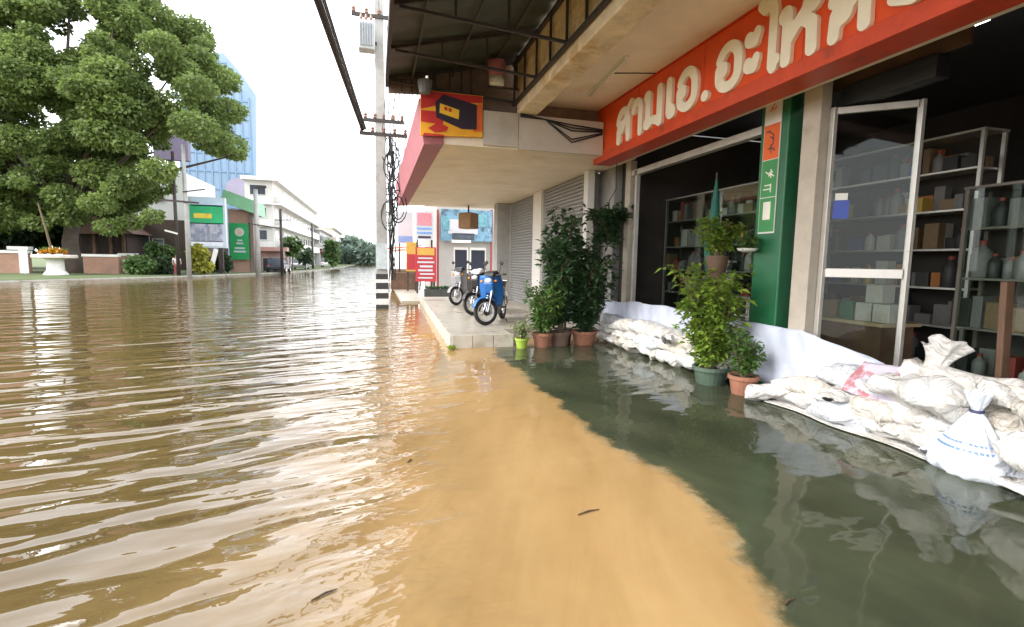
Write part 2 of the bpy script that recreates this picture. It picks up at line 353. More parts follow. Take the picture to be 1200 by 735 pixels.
# ------------------------------------------------------------------ sign with raised letters
def sdf_letter(strokes, w, n=46, lo=(-.25, -.35), hi=(1.35, 1.75)):
    xs = np.linspace(lo[0], hi[0], n); ys = np.linspace(lo[1], hi[1], int(n*(hi[1]-lo[1])/(hi[0]-lo[0])))
    GX, GY = np.meshgrid(xs, ys, indexing='ij'); F = np.full(GX.shape, 9.0)
    for st in strokes:
        ww = w
        if isinstance(st, tuple): st, ww = st
        for (a, b) in zip(st[:-1], st[1:]):
            ax, ay = a; dx, dy = b[0]-ax, b[1]-ay; q = max(dx*dx+dy*dy, 1e-9)
            t = np.clip(((GX-ax)*dx+(GY-ay)*dy)/q, 0, 1); F = np.minimum(F, np.hypot(GX-ax-t*dx, GY-ay-t*dy)-ww/2)
    return xs, ys, F
def letter_mesh(strokes, w, depth):
    """closed, extruded letter from the zero line of a stroke distance field"""
    xs, ys, F = sdf_letter(strokes, w); V = []; Fc = []; idx = {}
    def vid(k, p):
        if k not in idx: idx[k] = len(V); V.append(p)
        return idx[k]
    edges = []
    for i in range(len(xs)-1):
        for j in range(len(ys)-1):
            c = [(i, j), (i+1, j), (i+1, j+1), (i, j+1)]; f = [F[p] for p in c]
            if min(f) > 0: continue
            poly = []; cr = []
            for k in range(4):
                p, q = c[k], c[(k+1) % 4]; a, b = f[k], f[(k+1) % 4]
                if a <= 0: poly.append(vid(p, (xs[p[0]], ys[p[1]])))
                if (a <= 0) != (b <= 0):
                    t = a/(a-b); key = tuple(sorted((p, q)))
                    v = vid(key, (xs[p[0]]+t*(xs[q[0]]-xs[p[0]]), ys[p[1]]+t*(ys[q[1]]-ys[p[1]]))); poly.append(v); cr.append((v, a <= 0))
            if len(poly) >= 3: Fc.append(poly)
            if len(cr) == 2:
                (v1, o1), (v2, o2) = cr; edges.append((v1, v2) if o1 else (v2, v1))
    n = len(V); faces = [tuple(p) for p in Fc]+[tuple(i+n for i in p)[::-1] for p in Fc]+[(a, b, b+n, a+n) for a, b in edges]
    return V, faces, n
def arc(cx, cy, rx, ry, a0, a1, n=14): return [(cx+rx*math.cos(rad(a0+(a1-a0)*i/n)), cy+ry*math.sin(rad(a0+(a1-a0)*i/n))) for i in range(n+1)]
GL = {   # Thai glyphs as strokes; baseline 0, consonant height 1
 'so_suea': ([arc(.30, .40, .10, .10, 0, 360), [(.20, .40), (.16, .12), (.16, .0)], [(.16, .30), (.16, .05)], arc(.42, .52, .30, .38, 170, 60), [(.57, .85), (.70, .62), (.72, 0)], [(.40, .42), (.55, .58), (.72, .60)], ([(.60, .84), (.86, 1.06)], .17)], .86),
 'sara_aa': ([[(.10, .70)]+arc(.30, .68, .20, .24, 150, 0)+[(.50, 0)]], .60),
 'mo_ma': ([arc(.14, .88, .05, .05, 0, 360), [(.17, .9), (.17, .10)], arc(.16, .12, .08, .06, 0, 360), [(.20, .12), (.45, .16), (.70, .04)], [(.70, .94), (.70, .02)]], .84),
 'sara_e': ([[(.15, .94), (.15, .16)], arc(.24, .14, .08, .08, 0, 360)], .38),
 'o_ang': ([[(.13, .70)]+arc(.40, .56, .29, .36, 140, 0)+arc(.40, .34, .29, .28, 0, -180)+[(.11, .50), (.26, .52)], arc(.20, .46, .06, .06, 0, 360)], .82),
 'dot': ([arc(.14, .10, .05, .05, 0, 360)], .36),
 'sara_a': ([arc(.10, .80, .04, .04, 0, 360), [(.12, .74), (.30, .72), (.36, .88)], arc(.10, .28, .04, .04, 0, 360), [(.12, .22), (.30, .20), (.36, .36)]], .50),
 'sara_ai': ([[(.34, .0), (.30, .05), (.30, 1.10), (.22, 1.32), (.05, 1.22), (-.08, 1.34)], [(.22, 1.34), (.40, 1.40)], [(.30, .08), (.42, .12)]], .50),
 'ho_hip': ([arc(.12, .86, .05, .05, 0, 360), [(.17, .86), (.17, 0)], [(.17, .34), (.42, .62), (.62, .80), (.76, .92)], arc(.70, .86, .09, .09, 0, 360), [(.56, .60), (.72, .48), (.74, 0)]], .92),
 'lo_ling': ([arc(.30, .36, .10, .10, 0, 360), [(.18, .36), (.16, 0)], arc(.42, .54, .30, .36, 170, 20), [(.72, .64), (.74, 0)], [(.42, .42), (.56, .56), (.74, .58)]], .90),
 'mai_ek': ([[(.30, 1.14), (.30, 1.34)]], .0),
 'yo_yak': ([arc(.14, .86, .05, .05, 0, 360), [(.18, .84), (.12, .62), (.26, .50), (.14, .40), (.14, .16), (.40, .06), (.72, .12), (.72, .94)]], .86),
}
SGX = 4.05
sign = thing('shop_sign', 'long orange-red sign board with raised cream Thai lettering above the shop', 'sign', (SGX, 5, 3.4))
YF, YN = 9.0, .2
build('panel', MB().box(SGX, SGX+.10, YN, YF, 3.50, 4.34), orange, sign, bevel=.006)
build('lower_trim', MB().poly([(SGX-.028, 3.56), (SGX-.004, 3.56), (SGX-.004, 3.50), (SGX+.34, 3.50), (SGX+.34, 3.40), (SGX-.028, 3.40)], 'y', YN-.02, YF+.02), orange_dk, sign, bevel=.008)
build('upper_trim', MB().box(SGX-.02, SGX+.02, YN-.02, YF+.02, 4.342, 4.357), orange_dk, sign)
build('end_cap', MB().box(SGX-.02, SGX+.45, YF+.003, YF+.02, 3.44, 4.34), orange_dk, sign)
for y in (2.6, 4.2, 5.75, 7.4): build('panel_seam', MB().box(SGX-.004, SGX+.01, y-.004, y+.004, 3.57, 4.33), orange_dk, sign)
side_m = mat('letter_side', (.40, .36, .30), .6, .1, 5)
LET = [('so_suea', 8.06, 7.56), ('sara_aa', 7.53, 7.20), ('mo_ma', 7.13, 6.62), ('sara_e', 6.55, 6.33), ('o_ang', 6.27, 5.80), ('dot', 5.73, 5.53), ('o_ang', 5.46, 4.99), ('sara_a', 4.95, 4.72),
       ('sara_ai', 4.70, 4.46), ('ho_hip', 4.46, 3.96), ('lo_ling', 3.90, 3.44), ('mai_ek', 3.62, 3.38), ('yo_yak', 3.34, 2.88)]
for nm, y0, y1 in LET:
    st, wd = GL[nm]; V, F, n = letter_mesh(st, .235 if nm != 'dot' else .16, .05)
    sc = (y0-y1)/(wd if wd > 0 else .5); H0 = .52; zb = 3.60
    vs = [(SGX-.05, y0-x*sc, zb+y*H0) for x, y in V]+[(SGX-.0025, y0-x*sc, zb+y*H0) for x, y in V]
    build('letter', (vs, F), letter_m, sign)

# tube lamp on the soffit (unlit)
tl = thing('tube_lamp', 'unlit white tube lamp fixed under the cream soffit', 'lamp', (3.4, 7.2, 4.3))
build('batten', MB().beam((3.47, 8.05, 4.34), (3.33, 6.45, 4.34), .05, .03), whitepaint, tl)
build('tube', MB().tube([(3.47, 8.0, 4.305), (3.33, 6.5, 4.305)], .015), mat('tube_white', (.85, .84, .8), .3, .02), tl, smooth=True)
tag(build('cable', MB().tube([(3.39, 7.1, 4.352), (3.7, 7.0, 4.352), (4.03, 6.9, 4.35)], .008), black), 'thin black cable running over the soffit to the sign', 'cable')

# ------------------------------------------------------------------ interior
tubelit = mat('tube_lit', (1, .97, .9), .5, 0, emit=7)
for (x, y, z, ln, lab) in ((5.9, onX(1126, 35, 5.9).y, onX(1126, 35, 5.9).z, .5, 'lit tube lamp under the dark ceiling inside the shop, above the display case'), (7.4, 7.6, 4.1, 1.0, 'lit tube lamp under the dark ceiling inside the shop, above the parts rack')):
    t = thing('tube_lamp', lab, 'lamp', (x, y, z), 0)
    build('batten', MB().box(x-.03, x+.03, y-ln/2, y+ln/2, z+.02, z+.09), whitepaint, t)
    build('tube', MB().tube([(x, y-ln/2, z), (x, y+ln/2, z)], .018), tubelit, t)
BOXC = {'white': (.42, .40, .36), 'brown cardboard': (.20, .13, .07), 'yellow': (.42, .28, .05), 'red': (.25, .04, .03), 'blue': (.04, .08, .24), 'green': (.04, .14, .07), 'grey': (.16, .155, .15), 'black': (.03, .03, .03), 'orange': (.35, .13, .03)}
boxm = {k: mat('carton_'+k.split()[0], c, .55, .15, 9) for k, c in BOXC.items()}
unit_box = None
def carton(x, y, z, dx, dy, dz, colour, where, grp):
    global unit_box
    key = colour
    if not isinstance(unit_box, dict): unit_box = {}
    if key not in unit_box:
        o = build('parts_box', MB().box(-.5, .5, -.5, .5, 0, 1), boxm[key], bevel=.03); unit_box[key] = o
    else:
        o = unit_box[key].copy(); COL.objects.link(o)
    o.location = (x, y, z); o.scale = (dx, dy, dz); o.rotation_euler = (0, 0, random.uniform(-.12, .12))
    tag(o, f'{colour} parts box on the {where}', 'box', grp); return o
bottle_src = {}
def bottle(x, y, z, h, colour, where, grp):
    if colour not in bottle_src:
        b = thing('oil_bottle', 'x', 'bottle'); r = .22
        build('body', MB().lathe([(.30, 0), (.32, .03), (.32, .62), (.24, .76), (.11, .84), (.11, .9)], n=12), boxm[colour], b, smooth=True, local=True)
        build('cap', MB().lathe([(.13, .895), (.13, 1.0), (.11, 1.01)], n=10), boxm['red' if colour != 'red' else 'white'], b, local=True); bottle_src[colour] = b; o = b
    else: o = copy_tree(bottle_src[colour])
    o.location = (x, y, z); o.scale = (h*.75, h*.75, h); tag(o, f'{colour} plastic bottle standing on the {where}', 'bottle', grp); return o
def shelf_unit(label, x0, x1, y0, y1, zs, where, face='x', glassfront=False, fm=None):
    """rack with uprights, boards and a back; goods along its length"""
    fm = fm or alu
    t = thing('display_rack', label, 'rack', ((x0+x1)/2, (y0+y1)/2, .03))
    zt = zs[-1]+.42
    for x in (x0+.02, x1-.02):
        for y in (y0+.02, y1-.02): build('upright', MB().box(x-.02, x+.02, y-.02, y+.02, .03, zt), fm, t)
    for z in zs: build('shelf', MB().box(x0+.005, x1-.005, y0+.045, y1-.045, z-.025, z), fm, t)
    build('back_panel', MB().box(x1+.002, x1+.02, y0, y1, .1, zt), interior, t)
    build('top', MB().box(x0-.01, x1+.01, y0-.01, y1+.01, zt+.002, zt+.03), fm, t)
    if glassfront: build('glass_pane', MB().box(x0-.012, x0-.006, y0+.04, y1-.04, .1, zt), glass, t)
    for zi, z in enumerate(zs):
        sh_ = ('lowest', 'second', 'third', 'fourth', 'fifth', 'sixth')[zi]+' shelf of the '+where
        y = y0+.10
        while y < y1-.12:
            w = random.uniform(.07, .24); h = random.uniform(.12, .36)
            if random.random() < .86:
                c = random.choices(list(BOXC), [3, 5, .8, .8, .9, .6, 5, 6, .6])[0]
                if random.random() < .25: bottle(x0+.12, y+w/2, z, h+.05, random.choices(['white', 'yellow', 'red', 'blue', 'grey', 'black'], [1.5, .6, .5, .5, 3, 3])[0], sh_, 'bottles on the shop racks')
                else: carton(x0+.14+random.uniform(0, .05), y+w/2, z, random.uniform(.12, .22), w*.95, h, c, sh_, 'parts boxes on the shop racks')
            if random.random() < .5: carton(x0+.30, y+w/2, z, .14, w, h*random.uniform(.9, 1.5) if h < .22 else h, random.choice(['white', 'brown cardboard', 'grey', 'black', 'orange']), sh_, 'parts boxes on the shop racks')
            y += w*random.uniform(.95, 1.1)+.006
    return t
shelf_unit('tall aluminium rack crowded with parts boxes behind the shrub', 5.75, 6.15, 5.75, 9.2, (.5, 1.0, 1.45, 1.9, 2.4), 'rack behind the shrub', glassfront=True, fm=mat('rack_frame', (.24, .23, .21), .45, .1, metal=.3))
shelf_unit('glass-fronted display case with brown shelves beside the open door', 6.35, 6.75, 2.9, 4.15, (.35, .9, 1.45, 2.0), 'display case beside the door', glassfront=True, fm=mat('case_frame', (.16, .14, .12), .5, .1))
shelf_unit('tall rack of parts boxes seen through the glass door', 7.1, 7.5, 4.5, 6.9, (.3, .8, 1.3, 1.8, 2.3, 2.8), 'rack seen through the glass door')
cn = thing('counter', 'low dark wooden counter inside the shop behind the glass door', 'counter', (5.9, 4.9, .03))
build('body', MB().box(5.7, 6.2, 4.45, 5.6, .03, .85), wood, cn); build('top', MB().box(5.65, 6.25, 4.4, 5.65, .852, .89), mat('counter_top', (.4, .3, .18), .4, .15, 4), cn)
for i, (y, z, c) in enumerate(((4.55, .892, 'white'), (4.78, .892, 'white'), (4.66, 1.12, 'white'), (5.0, .892, 'green'), (5.25, .892, 'brown cardboard'))):
    carton(5.9, y, z, .22, .2, .22, c, 'wooden counter behind the glass door', 'boxes on the counter')

# open glass door
hx, hy, ex, ey = 4.88, 4.60, 5.52, 4.06
door = thing('glass_door', 'aluminium framed glass door swung inward beside the green pillar', 'door', (hx, hy, .05))
dv = Vector((ex-hx, ey-hy, 0)); dl = dv.length; dn = dv.normalized(); zt = 3.29
def dpt(s, z): return Vector((hx, hy, 0))+dn*s+Vector((0, 0, z))
for s_, w_ in ((.03, .06), (dl-.03, .06)): build('stile', MB().beam(dpt(s_, .06), dpt(s_, zt), .05, w_), alu, door, bevel=.004)
for z_, w_ in ((.12, .12), (1.48, .10), (zt-.04, .07)): build('rail', MB().beam(dpt(.062, z_), dpt(dl-.062, z_), .045, w_), alu, door, bevel=.004)
nrm = Vector((-dn.y, dn.x, 0))
for a_, b_ in ((.18, 1.43), (1.53, zt-.075)):
    p = [dpt(.06, a_), dpt(dl-.06, a_), dpt(dl-.06, b_), dpt(.06, b_)]
    build('pane', MB().raw([q+nrm*.003 for q in p]+[q-nrm*.003 for q in p], [(0, 1, 2, 3), (7, 6, 5, 4), (0, 4, 5, 1), (1, 5, 6, 2), (2, 6, 7, 3), (3, 7, 4, 0)]), glass, door)
def sticker(s0, s1, z0, z1, m):
    sd_ = 1 if nrm.dot(Vector((-1, -1, 0))) > 0 else -1
    p = [dpt(s0, z0), dpt(s1, z0), dpt(s1, z1), dpt(s0, z1)]
    return build('sticker', MB().raw([q+nrm*sd_*.004 for q in p]+[q+nrm*sd_*.006 for q in p], [(0, 1, 2, 3), (7, 6, 5, 4), (0, 4, 5, 1), (1, 5, 6, 2), (2, 6, 7, 3), (3, 7, 4, 0)]), m, door)
sticker(.09, .24, 2.08, 2.28, mat('sticker_blue', srgb((40, 70, 165)), .4, .05)); sticker(.10, .22, 2.285, 2.36, mat('sticker_white', (.75, .75, .72), .4, .05))
sticker(.11, .2, 2.14, 2.17, MATS['sticker_white']) if False else None

# fixed glazing bar and dark plank by the doorway
pk = tag(build('wooden_plank', MB().beam((5.02, 2.85, .3), onX(1181, 330, 5.0), .10, .05), wood, bevel=.01), 'dark wooden plank leaning upright behind the sandbags at the doorway', 'plank')

# ------------------------------------------------------------------ neighbouring shuttered shop
sh2 = thing('shuttered_shop', 'shuttered shop with low cream canopy edged in maroon', 'shop', (4.5, 13, 0))
CZ = 3.5
build('canopy', MB().box(1.13, 4.745, 8.68, 18.6, CZ, 4.08), cream, sh2, bevel=.01)
build('canopy_edge', MB().poly([(.80, CZ-.03), (1.128, CZ-.004), (1.128, 4.08), (.72, 4.20)], 'y', 8.66, 18.7), maroon, sh2)
build('front_panel', MB().box(1.80, 2.42, 8.62, 8.675, 3.53, 4.10), beige_panel, sh2, bevel=.004)
build('front_panel', MB().box(2.428, 4.03, 8.62, 8.675, 3.50, 4.09), beige_panel, sh2, bevel=.004)
par_m = mat('parapet_brown', (.20, .14, .11), .8, .3, 3, .2, 30)
build('parapet', MB().box(.9, 4.7, 8.9, 9.1, 4.09, 5.6), par_m, sh2)
build('upper_wall', MB().box(1.6, 4.7, 9.6, 18.4, 4.085, 8.5), beige_panel, sh2)
build('wall', MB().box(4.50, 4.9, 10.302, 18.4, 0, 3.498), greywall, sh2)
build('column', MB().box(3.98, 4.498, 16.62, 17.1, .2, 3.498), mat('column_grey', (.40, .40, .39), .8, .1, 3, .2, 40, dirt=(.25, .24, .22), dscale=1.3, dpos=(.55, .8)), sh2, bevel=.015)
build('post', MB().box(4.36, 4.495, 13.12, 13.85, .2, 3.498), whitepaint, sh2, bevel=.01)
build('post', MB().box(4.33, 4.495, 9.95, 10.16, .2, 3.498), whitepaint, sh2, bevel=.01)
for y0, y1 in ((10.17, 13.10), (13.87, 16.60)):
    mb = MB(); z = .25; n = 40; prof = []
    while z < 3.42: prof += [(4.49, z), (4.45, z+.02), (4.45, z+.06), (4.49, z+.08)]; z += .085
    k = len(prof); vs = [(x, y0, z) for x, z in prof]+[(x, y1, z) for x, z in prof]
    mb.raw(vs, [(i, i+1, k+i+1, k+i) for i in range(k-1)])
    sh = build('roller_shutter', mb, shutter_m, sh2, thick=.004)
    build('guide_rail', MB().box(4.42, 4.49, y0-.045, y0-.003, .2, 3.45), alu, sh); build('guide_rail', MB().box(4.42, 4.49, y1+.003, y1+.02, .2, 3.45), alu, sh)
# brown box lamp under the far end of the canopy
hb = thing('canopy_lamp', 'brown box lamp hanging under the far end of the cream canopy', 'lamp', (2.75, 17.8, 3.1))
pa, pb = onY(538, 268, 17.8), onY(560, 250, 17.8)
build('shade', MB().lathe([(.33, pa.z), (.36, pa.z+.05), (.36, pb.z-.05), (.30, pb.z)], ((pa.x+pb.x)/2, 17.8, 0), 4), mat('lamp_brown', (.30, .17, .08), .6, .2, 6), hb)
build('stem', MB().tube([((pa.x+pb.x)/2, 17.8, pb.z-.02), ((pa.x+pb.x)/2, 17.8, CZ-.002)], .03), steel, hb)
# advertising panel on the canopy front
ad_ = thing('advert_sign', 'red and yellow advert panel with a black battery picture on the canopy front', 'sign', (1.25, 8.6, 3.6))
AX0, AX1, AZ0, AZ1 = .74, 1.785, 3.60, 4.32
def flat(name, pts, y, m, parent): return build(name, MB().poly(pts, 'y', y, y+.004), m, parent)
build('board', MB().poly([(AX0, AZ0+.0), (AX1, AZ0+.05), (AX1, AZ1+.0), (AX0, AZ1)], 'y', 8.60, 8.65), mat('ad_yellow', srgb((235, 170, 40)), .4, .1, 3), ad_)
mred = mat('ad_red', srgb((190, 45, 40)), .4, .15, 4); mdk = mat('ad_dark', srgb((45, 32, 50)), .4, .2, 5); mye = mat('ad_bright', srgb((245, 195, 50)), .4, .05)
flat('red_field', [(AX0+.01, 4.02), (1.30, 4.18), (AX1-.01, 4.20), (AX1-.01, AZ1-.01), (AX0+.01, AZ1-.01)], 8.593, mred, ad_)
flat('red_field', [(AX0+.01, 3.82), (1.0, 3.80), (1.02, 4.0), (AX0+.01, 4.0)], 8.593, mred, ad_)
flat('orange_field', [(1.62, 3.72), (AX1-.01, 3.74), (AX1-.01, 4.19), (1.64, 4.15)], 8.593, mat('ad_orange', srgb((225, 105, 45)), .4, .1), ad_)
flat('battery_picture', [(1.00, 3.90), (1.42, 3.75), (1.68, 3.76), (1.68, 4.16), (1.12, 4.28), (.98, 4.14)], 8.587, mdk, ad_)
flat('battery_label', [(1.05, 3.98), (1.37, 3.90), (1.38, 4.05), (1.06, 4.13)], 8.581, mye, ad_)
for k in range(2): flat('label_mark', [(1.13+.07*k, 4.03-.015*k), (1.18+.07*k, 4.02-.015*k), (1.18+.07*k, 4.075-.015*k), (1.13+.07*k, 4.085-.015*k)], 8.576, mred, ad_)
flat('advert_mark', [(.86, 3.72), (.98, 3.66), (1.16, 3.69), (1.20, 3.76), (1.10, 3.80), (1.12, 3.90), (1.02, 3.92), (.99, 3.80)], 8.588, mred, ad_)
flat('advert_mark', [(.78, 3.60), (1.18, 3.605), (1.10, 3.635), (.80, 3.64)], 8.588, mred, ad_)
# small flood lamp at the advert corner
fl = thing('flood_lamp', 'dark flood lamp at the corner of the advert panel', 'lamp', (.78, 8.4, 4.3))
build('head', MB().lathe([(.03, -.12), (.09, -.1), (.12, .08), (.12, .1)], (.80, 8.45, 4.32), 12), mat('lamp_grey', (.15, .16, .17), .5), fl); build('arm', MB().tube([(.80, 8.45, 4.40), (.95, 8.5, 4.50), (1.0, 8.7, 4.5)], .015), steel, fl)
for k in range(5):
    z = 3.55+.1*k; tag(build('cable', MB().tube([(4.0, 8.60, 3.95-.02*k), (3.4, 8.58, 3.98-.05*k-(.1 if k > 2 else 0)), (2.9, 8.58, 4.03), (2.45, 8.6, 4.05+.012*k)], .012), black), 'black cable sagging across the beige canopy panels', 'cable', 'cables on the beige panels')
# maroon and white bucket hung under the awning
bk = thing('hanging_bucket', 'maroon and white bucket hanging below the dark awning', 'bucket', (1.98, 8.4, 4.4))
build('body', MB().lathe([(.10, 4.42), (.125, 4.44), (.13, 4.56)], (1.96, 8.35, 0), 18), whitepaint, bk, smooth=True); build('upper_body', MB().lathe([(.132, 4.56), (.145, 4.80), (.14, 4.81)], (1.96, 8.35, 0), 18), maroon, bk, smooth=True)
build('bracket', MB().beam((1.80, 8.35, 4.40), (2.35, 8.35, 4.40), .03), steel, bk); build('bracket', MB().beam((2.3, 8.35, 4.39), (2.3, 8.35, 4.95), .03), steel, bk)

# ------------------------------------------------------------------ steel awning over the pavement edge
aw = thing('awning', 'dark sheet metal awning on a black steel truss over the flooded pavement', 'awning', (1.3, 4, 4.5))
build('roof_sheet', MB().sheet(lambda u, v: (.22+2.18*u, -3+11.9*v, 4.52+.52*u+.008*math.sin(v*170)), 12, 480), darksheet, aw, thick=.01)
build('eave_edge', MB().box(.19, .235, -3, 8.9, 4.40, 4.60), steel, aw)
build('end_fascia', MB().poly([(.24, 4.30), (.85, 4.33), (.85, 4.66), (.24, 4.52)], 'y', 8.86, 8.89), par_m, aw)
for y in (8.7, 7.45, 6.2, 4.9, 3.4, 1.8, .2, -1.5):
    build('rafter', MB().beam((.24, y, 4.47), (2.39, y, 4.97), .045), steel, aw)
    build('tie', MB().beam((.3, y, 4.44), (2.38, y, 4.30), .035), steel, aw)
    for x in (.95, 1.6): 
        za = 4.44-(x-.3)*.0673; zb = 4.47+(x-.24)*.2326
        build('strut', MB().beam((x, y, za), (x, y, zb-.02), .028), steel, aw)
for x, z in ((.62, 4.53), (1.3, 4.68), (1.95, 4.83)): build('purlin', MB().beam((x, -2.9, z-.005), (x, 8.84, z-.005), .03), steel, aw)
build('chord', MB().beam((2.36, -2.9, 4.27), (2.36, 8.75, 4.27), .05), steel, aw); build('chord', MB().beam((2.36, -2.9, 4.93), (2.36, 8.75, 4.93), .05), steel, aw)
y = 8.7; k = 0
while y > -2.5:
    build('post', MB().beam((2.36, y, 4.25), (2.36, y, 4.93), .03), steel, aw); y -= .62
for x in (.45, .62, .78, 1.0, 1.25, 1.45, 1.62): build('end_bar', MB().beam((x, 8.80, 4.32), (x, 8.80, 4.56+.2326*(x-.24)-.06), .025), steel, aw)

# ------------------------------------------------------------------ raised pavement in front of the shuttered shop
ter = mat('terrazzo_wet', (.43, .40, .34), .30, .18, 2, .1, 30, dirt=(.28, .25, .20), dscale=1.6, dpos=(.45, .7))
pav = structure('raised_pavement', MB().poly([(1.30, 8.74), (2.42, 8.74), (2.45, 9.6), (4.5, 9.6), (4.5, 18.4), (1.62, 18.4)], 'z', -.4, .215), ter, bevel=.012)
rm = mat('kerb_stone', (.45, .42, .36), .7, .15, 3, .2, 40, dirt=(.28, .24, .17), dscale=2, dpos=(.5, .7))
for k in range(3):
    a, b = 1.29+.38*k, 1.29+.38*(k+1)-.012
    build('kerb_stone', MB().box(a, b, 8.70, 8.737, -.3, .235), rm, pav, bevel=.006)
for k in range(14):
    y0 = 8.745+.69*k; xo = 1.30+(y0-8.74)*.0331
    build('kerb_stone', MB().box(xo-.045, xo-.004, y0, y0+.678, -.3, .236), rm, pav, bevel=.006)
structure('pavement', MB().poly([(.9, 18.45), (6, 18.45), (6, 200), (.9, 200)], 'z', -.4, .06), ter)

# ------------------------------------------------------------------ sandbags
def sackmat(name, base, printc=None, dirt=(.50, .44, .36)):
    m = mat(name, base, .55, .05, 3, .0, 30, dirt=dirt, dscale=3.2, dpos=(.5, .78))
    n, L = m.node_tree.nodes, m.node_tree.links; p = n['Principled BSDF']
    t = n.new('ShaderNodeTexCoord'); a = n.new('ShaderNodeTexNoise'); a.inputs['Scale'].default_value = 7; a.inputs['Detail'].default_value = 7; a.inputs['Distortion'].default_value = 2.2
    L.new(t.outputs['Object'], a.inputs['Vector']); b = n.new('ShaderNodeBump'); b.inputs['Strength'].default_value = 1; b.inputs['Distance'].default_value = .06
    L.new(a.outputs[0], b.inputs['Height']); L.new(b.outputs[0], p.inputs['Normal'])
    return m
sack = [sackmat('sack_white', (.70, .69, .67)), sackmat('sack_cream', (.68, .65, .59)), sackmat('sack_cool', (.64, .67, .72), dirt=(.45, .5, .6)), sackmat('sack_grey', (.62, .62, .61))]
printm = {k: mat('print_'+k, c, .5, .2, 8) for k, c in {'brown': (.16, .09, .05), 'blue': (.16, .28, .55), 'red': (.5, .06, .05), 'black': (.04, .04, .04), 'pink': (.55, .2, .24), 'navy': (.05, .05, .12)}.items()}
def bag_mesh(a, b, c, seed, M=30, N=22, neck=False):
    r = np.random.default_rng(seed); ks = r.normal(size=(14, 3))*np.array([9, 12, 14]); ph = r.uniform(0, 6.28, 14); am = r.uniform(.003, .010, 14)
    v = []
    for i in range(M+1):
        u = -1+2*i/M; au = abs(u)
        wd = b*(1-.22*au**5); th = c*max(0, 1-au**2.8)**.55+.006
        if neck and u > .45:
            t = (u-.45)/.55; wd = b*(1-.85*math.sin(min(1, t*1.7)*PI/2))+(.09*max(0, t-.6)*2.5); th = c*(1-.8*min(1, t*1.7))+.012
        bend = .05*c*math.sin(2.1*u+seed)
        for j in range(N):
            t = 2*PI*j/N; cx, sz = math.cos(t), math.sin(t)
            e = .72; x = a*u*(1+.03*math.sin(3*t+seed)); y = wd*math.copysign(abs(cx)**e, cx); z = th*math.copysign(abs(sz)**.9, sz)
            if z < 0: z *= .72
            p = np.array([x, y, z]); d = float(np.sum(am*np.sin(ks@p+ph)))*(1+1.4*au**3)
            fold = .012*au**2*math.sin(9*t+seed*1.7)
            nl = np.array([.25*u, cx, sz*1.2]); nl /= np.linalg.norm(nl); p = p+nl*(d*1.15+fold); p[2] += bend
            v.append(tuple(p))
    f = [(i*N+j, i*N+(j+1) % N, (i+1)*N+(j+1) % N, (i+1)*N+j) for i in range(M) for j in range(N)]+[tuple(range(N))[::-1], tuple(M*N+j for j in range(N))]
    return v, f
bagsrc = [bag_mesh(.30+.03*(k % 3), .185, .105, k+1, neck=(k in (2, 5))) for k in range(8)]
bagobj = {}
def sandbag(x, y, z, rz, rx, ry, k, mi, label, group, s=1.0):
    if (k, mi) not in bagobj:
        o = build('sandbag', bagsrc[k], sack[mi], smooth=True); bagobj[(k, mi)] = o
    else: o = bagobj[(k, mi)].copy(); COL.objects.link(o)
    o.location = (x, y, z); o.rotation_euler = (rx, ry, rz); o.scale = (s, s, s*random.uniform(.9, 1.15)); return tag(o, label, 'sandbag', group)
random.seed(21)
def pile(rows, lab, grp):
    for (X, z, ya, yb, st, lean) in rows:
        y = ya
        while y > yb:
            k = random.randrange(8); j = random.uniform(-.04, .04); s = random.uniform(.98, 1.2)
            cross = random.random() < .25
            rz = (random.choice((0, PI))+random.uniform(-.35, .35)) if cross else (PI/2+random.choice((0, PI))+random.uniform(-.25, .25))
            if cross: s *= .72
            sandbag(X+j+(.02 if cross else 0), y, z+random.uniform(-.015, .02), rz, random.uniform(-.15, .15), random.uniform(-.12, .12), k, random.choices(range(4), (5, 3, 2, 2))[0], lab % {.09: 'bottom', .25: 'second', .41: 'third', .56: 'topmost'}[z], grp, s)
            y -= st*(.55 if cross else 1)*random.uniform(.85, 1.1)
pile([(4.48, .09, 8.95, 5.75, .44, 0), (4.50, .25, 8.9, 5.75, .42, 0), (4.53, .41, 8.85, 5.95, .42, 0)], 'white sandbag in the %s layer of the pile between grey wall and shrub', 'sandbags between the grey wall and the shrub')
pile([(4.49, .09, 4.3, 1.3, .45, 0), (4.56, .25, 4.25, 1.3, .44, 0), (4.66, .41, 3.75, 1.3, .46, 0), (4.74, .56, 2.95, 1.3, .46, 0)], 'white sandbag in the %s layer of the pile before the glass door', 'sandbags before the glass door')
sandbag(4.33, 4.58, .10, 2.3, .1, .25, 1, 0, 'single white sandbag leaning out into the water beside the terracotta pot', None, .8)
tag(build('plastic_sheet', MB().sheet(lambda u, v: (4.27+.5*u+.03*math.sin(v*23), 1.0+3.6*v, .012+.012*u), 3, 60), sack[0], thick=.006), 'thin white plastic sheet spread beneath the sandbags before the glass door', 'sheet')

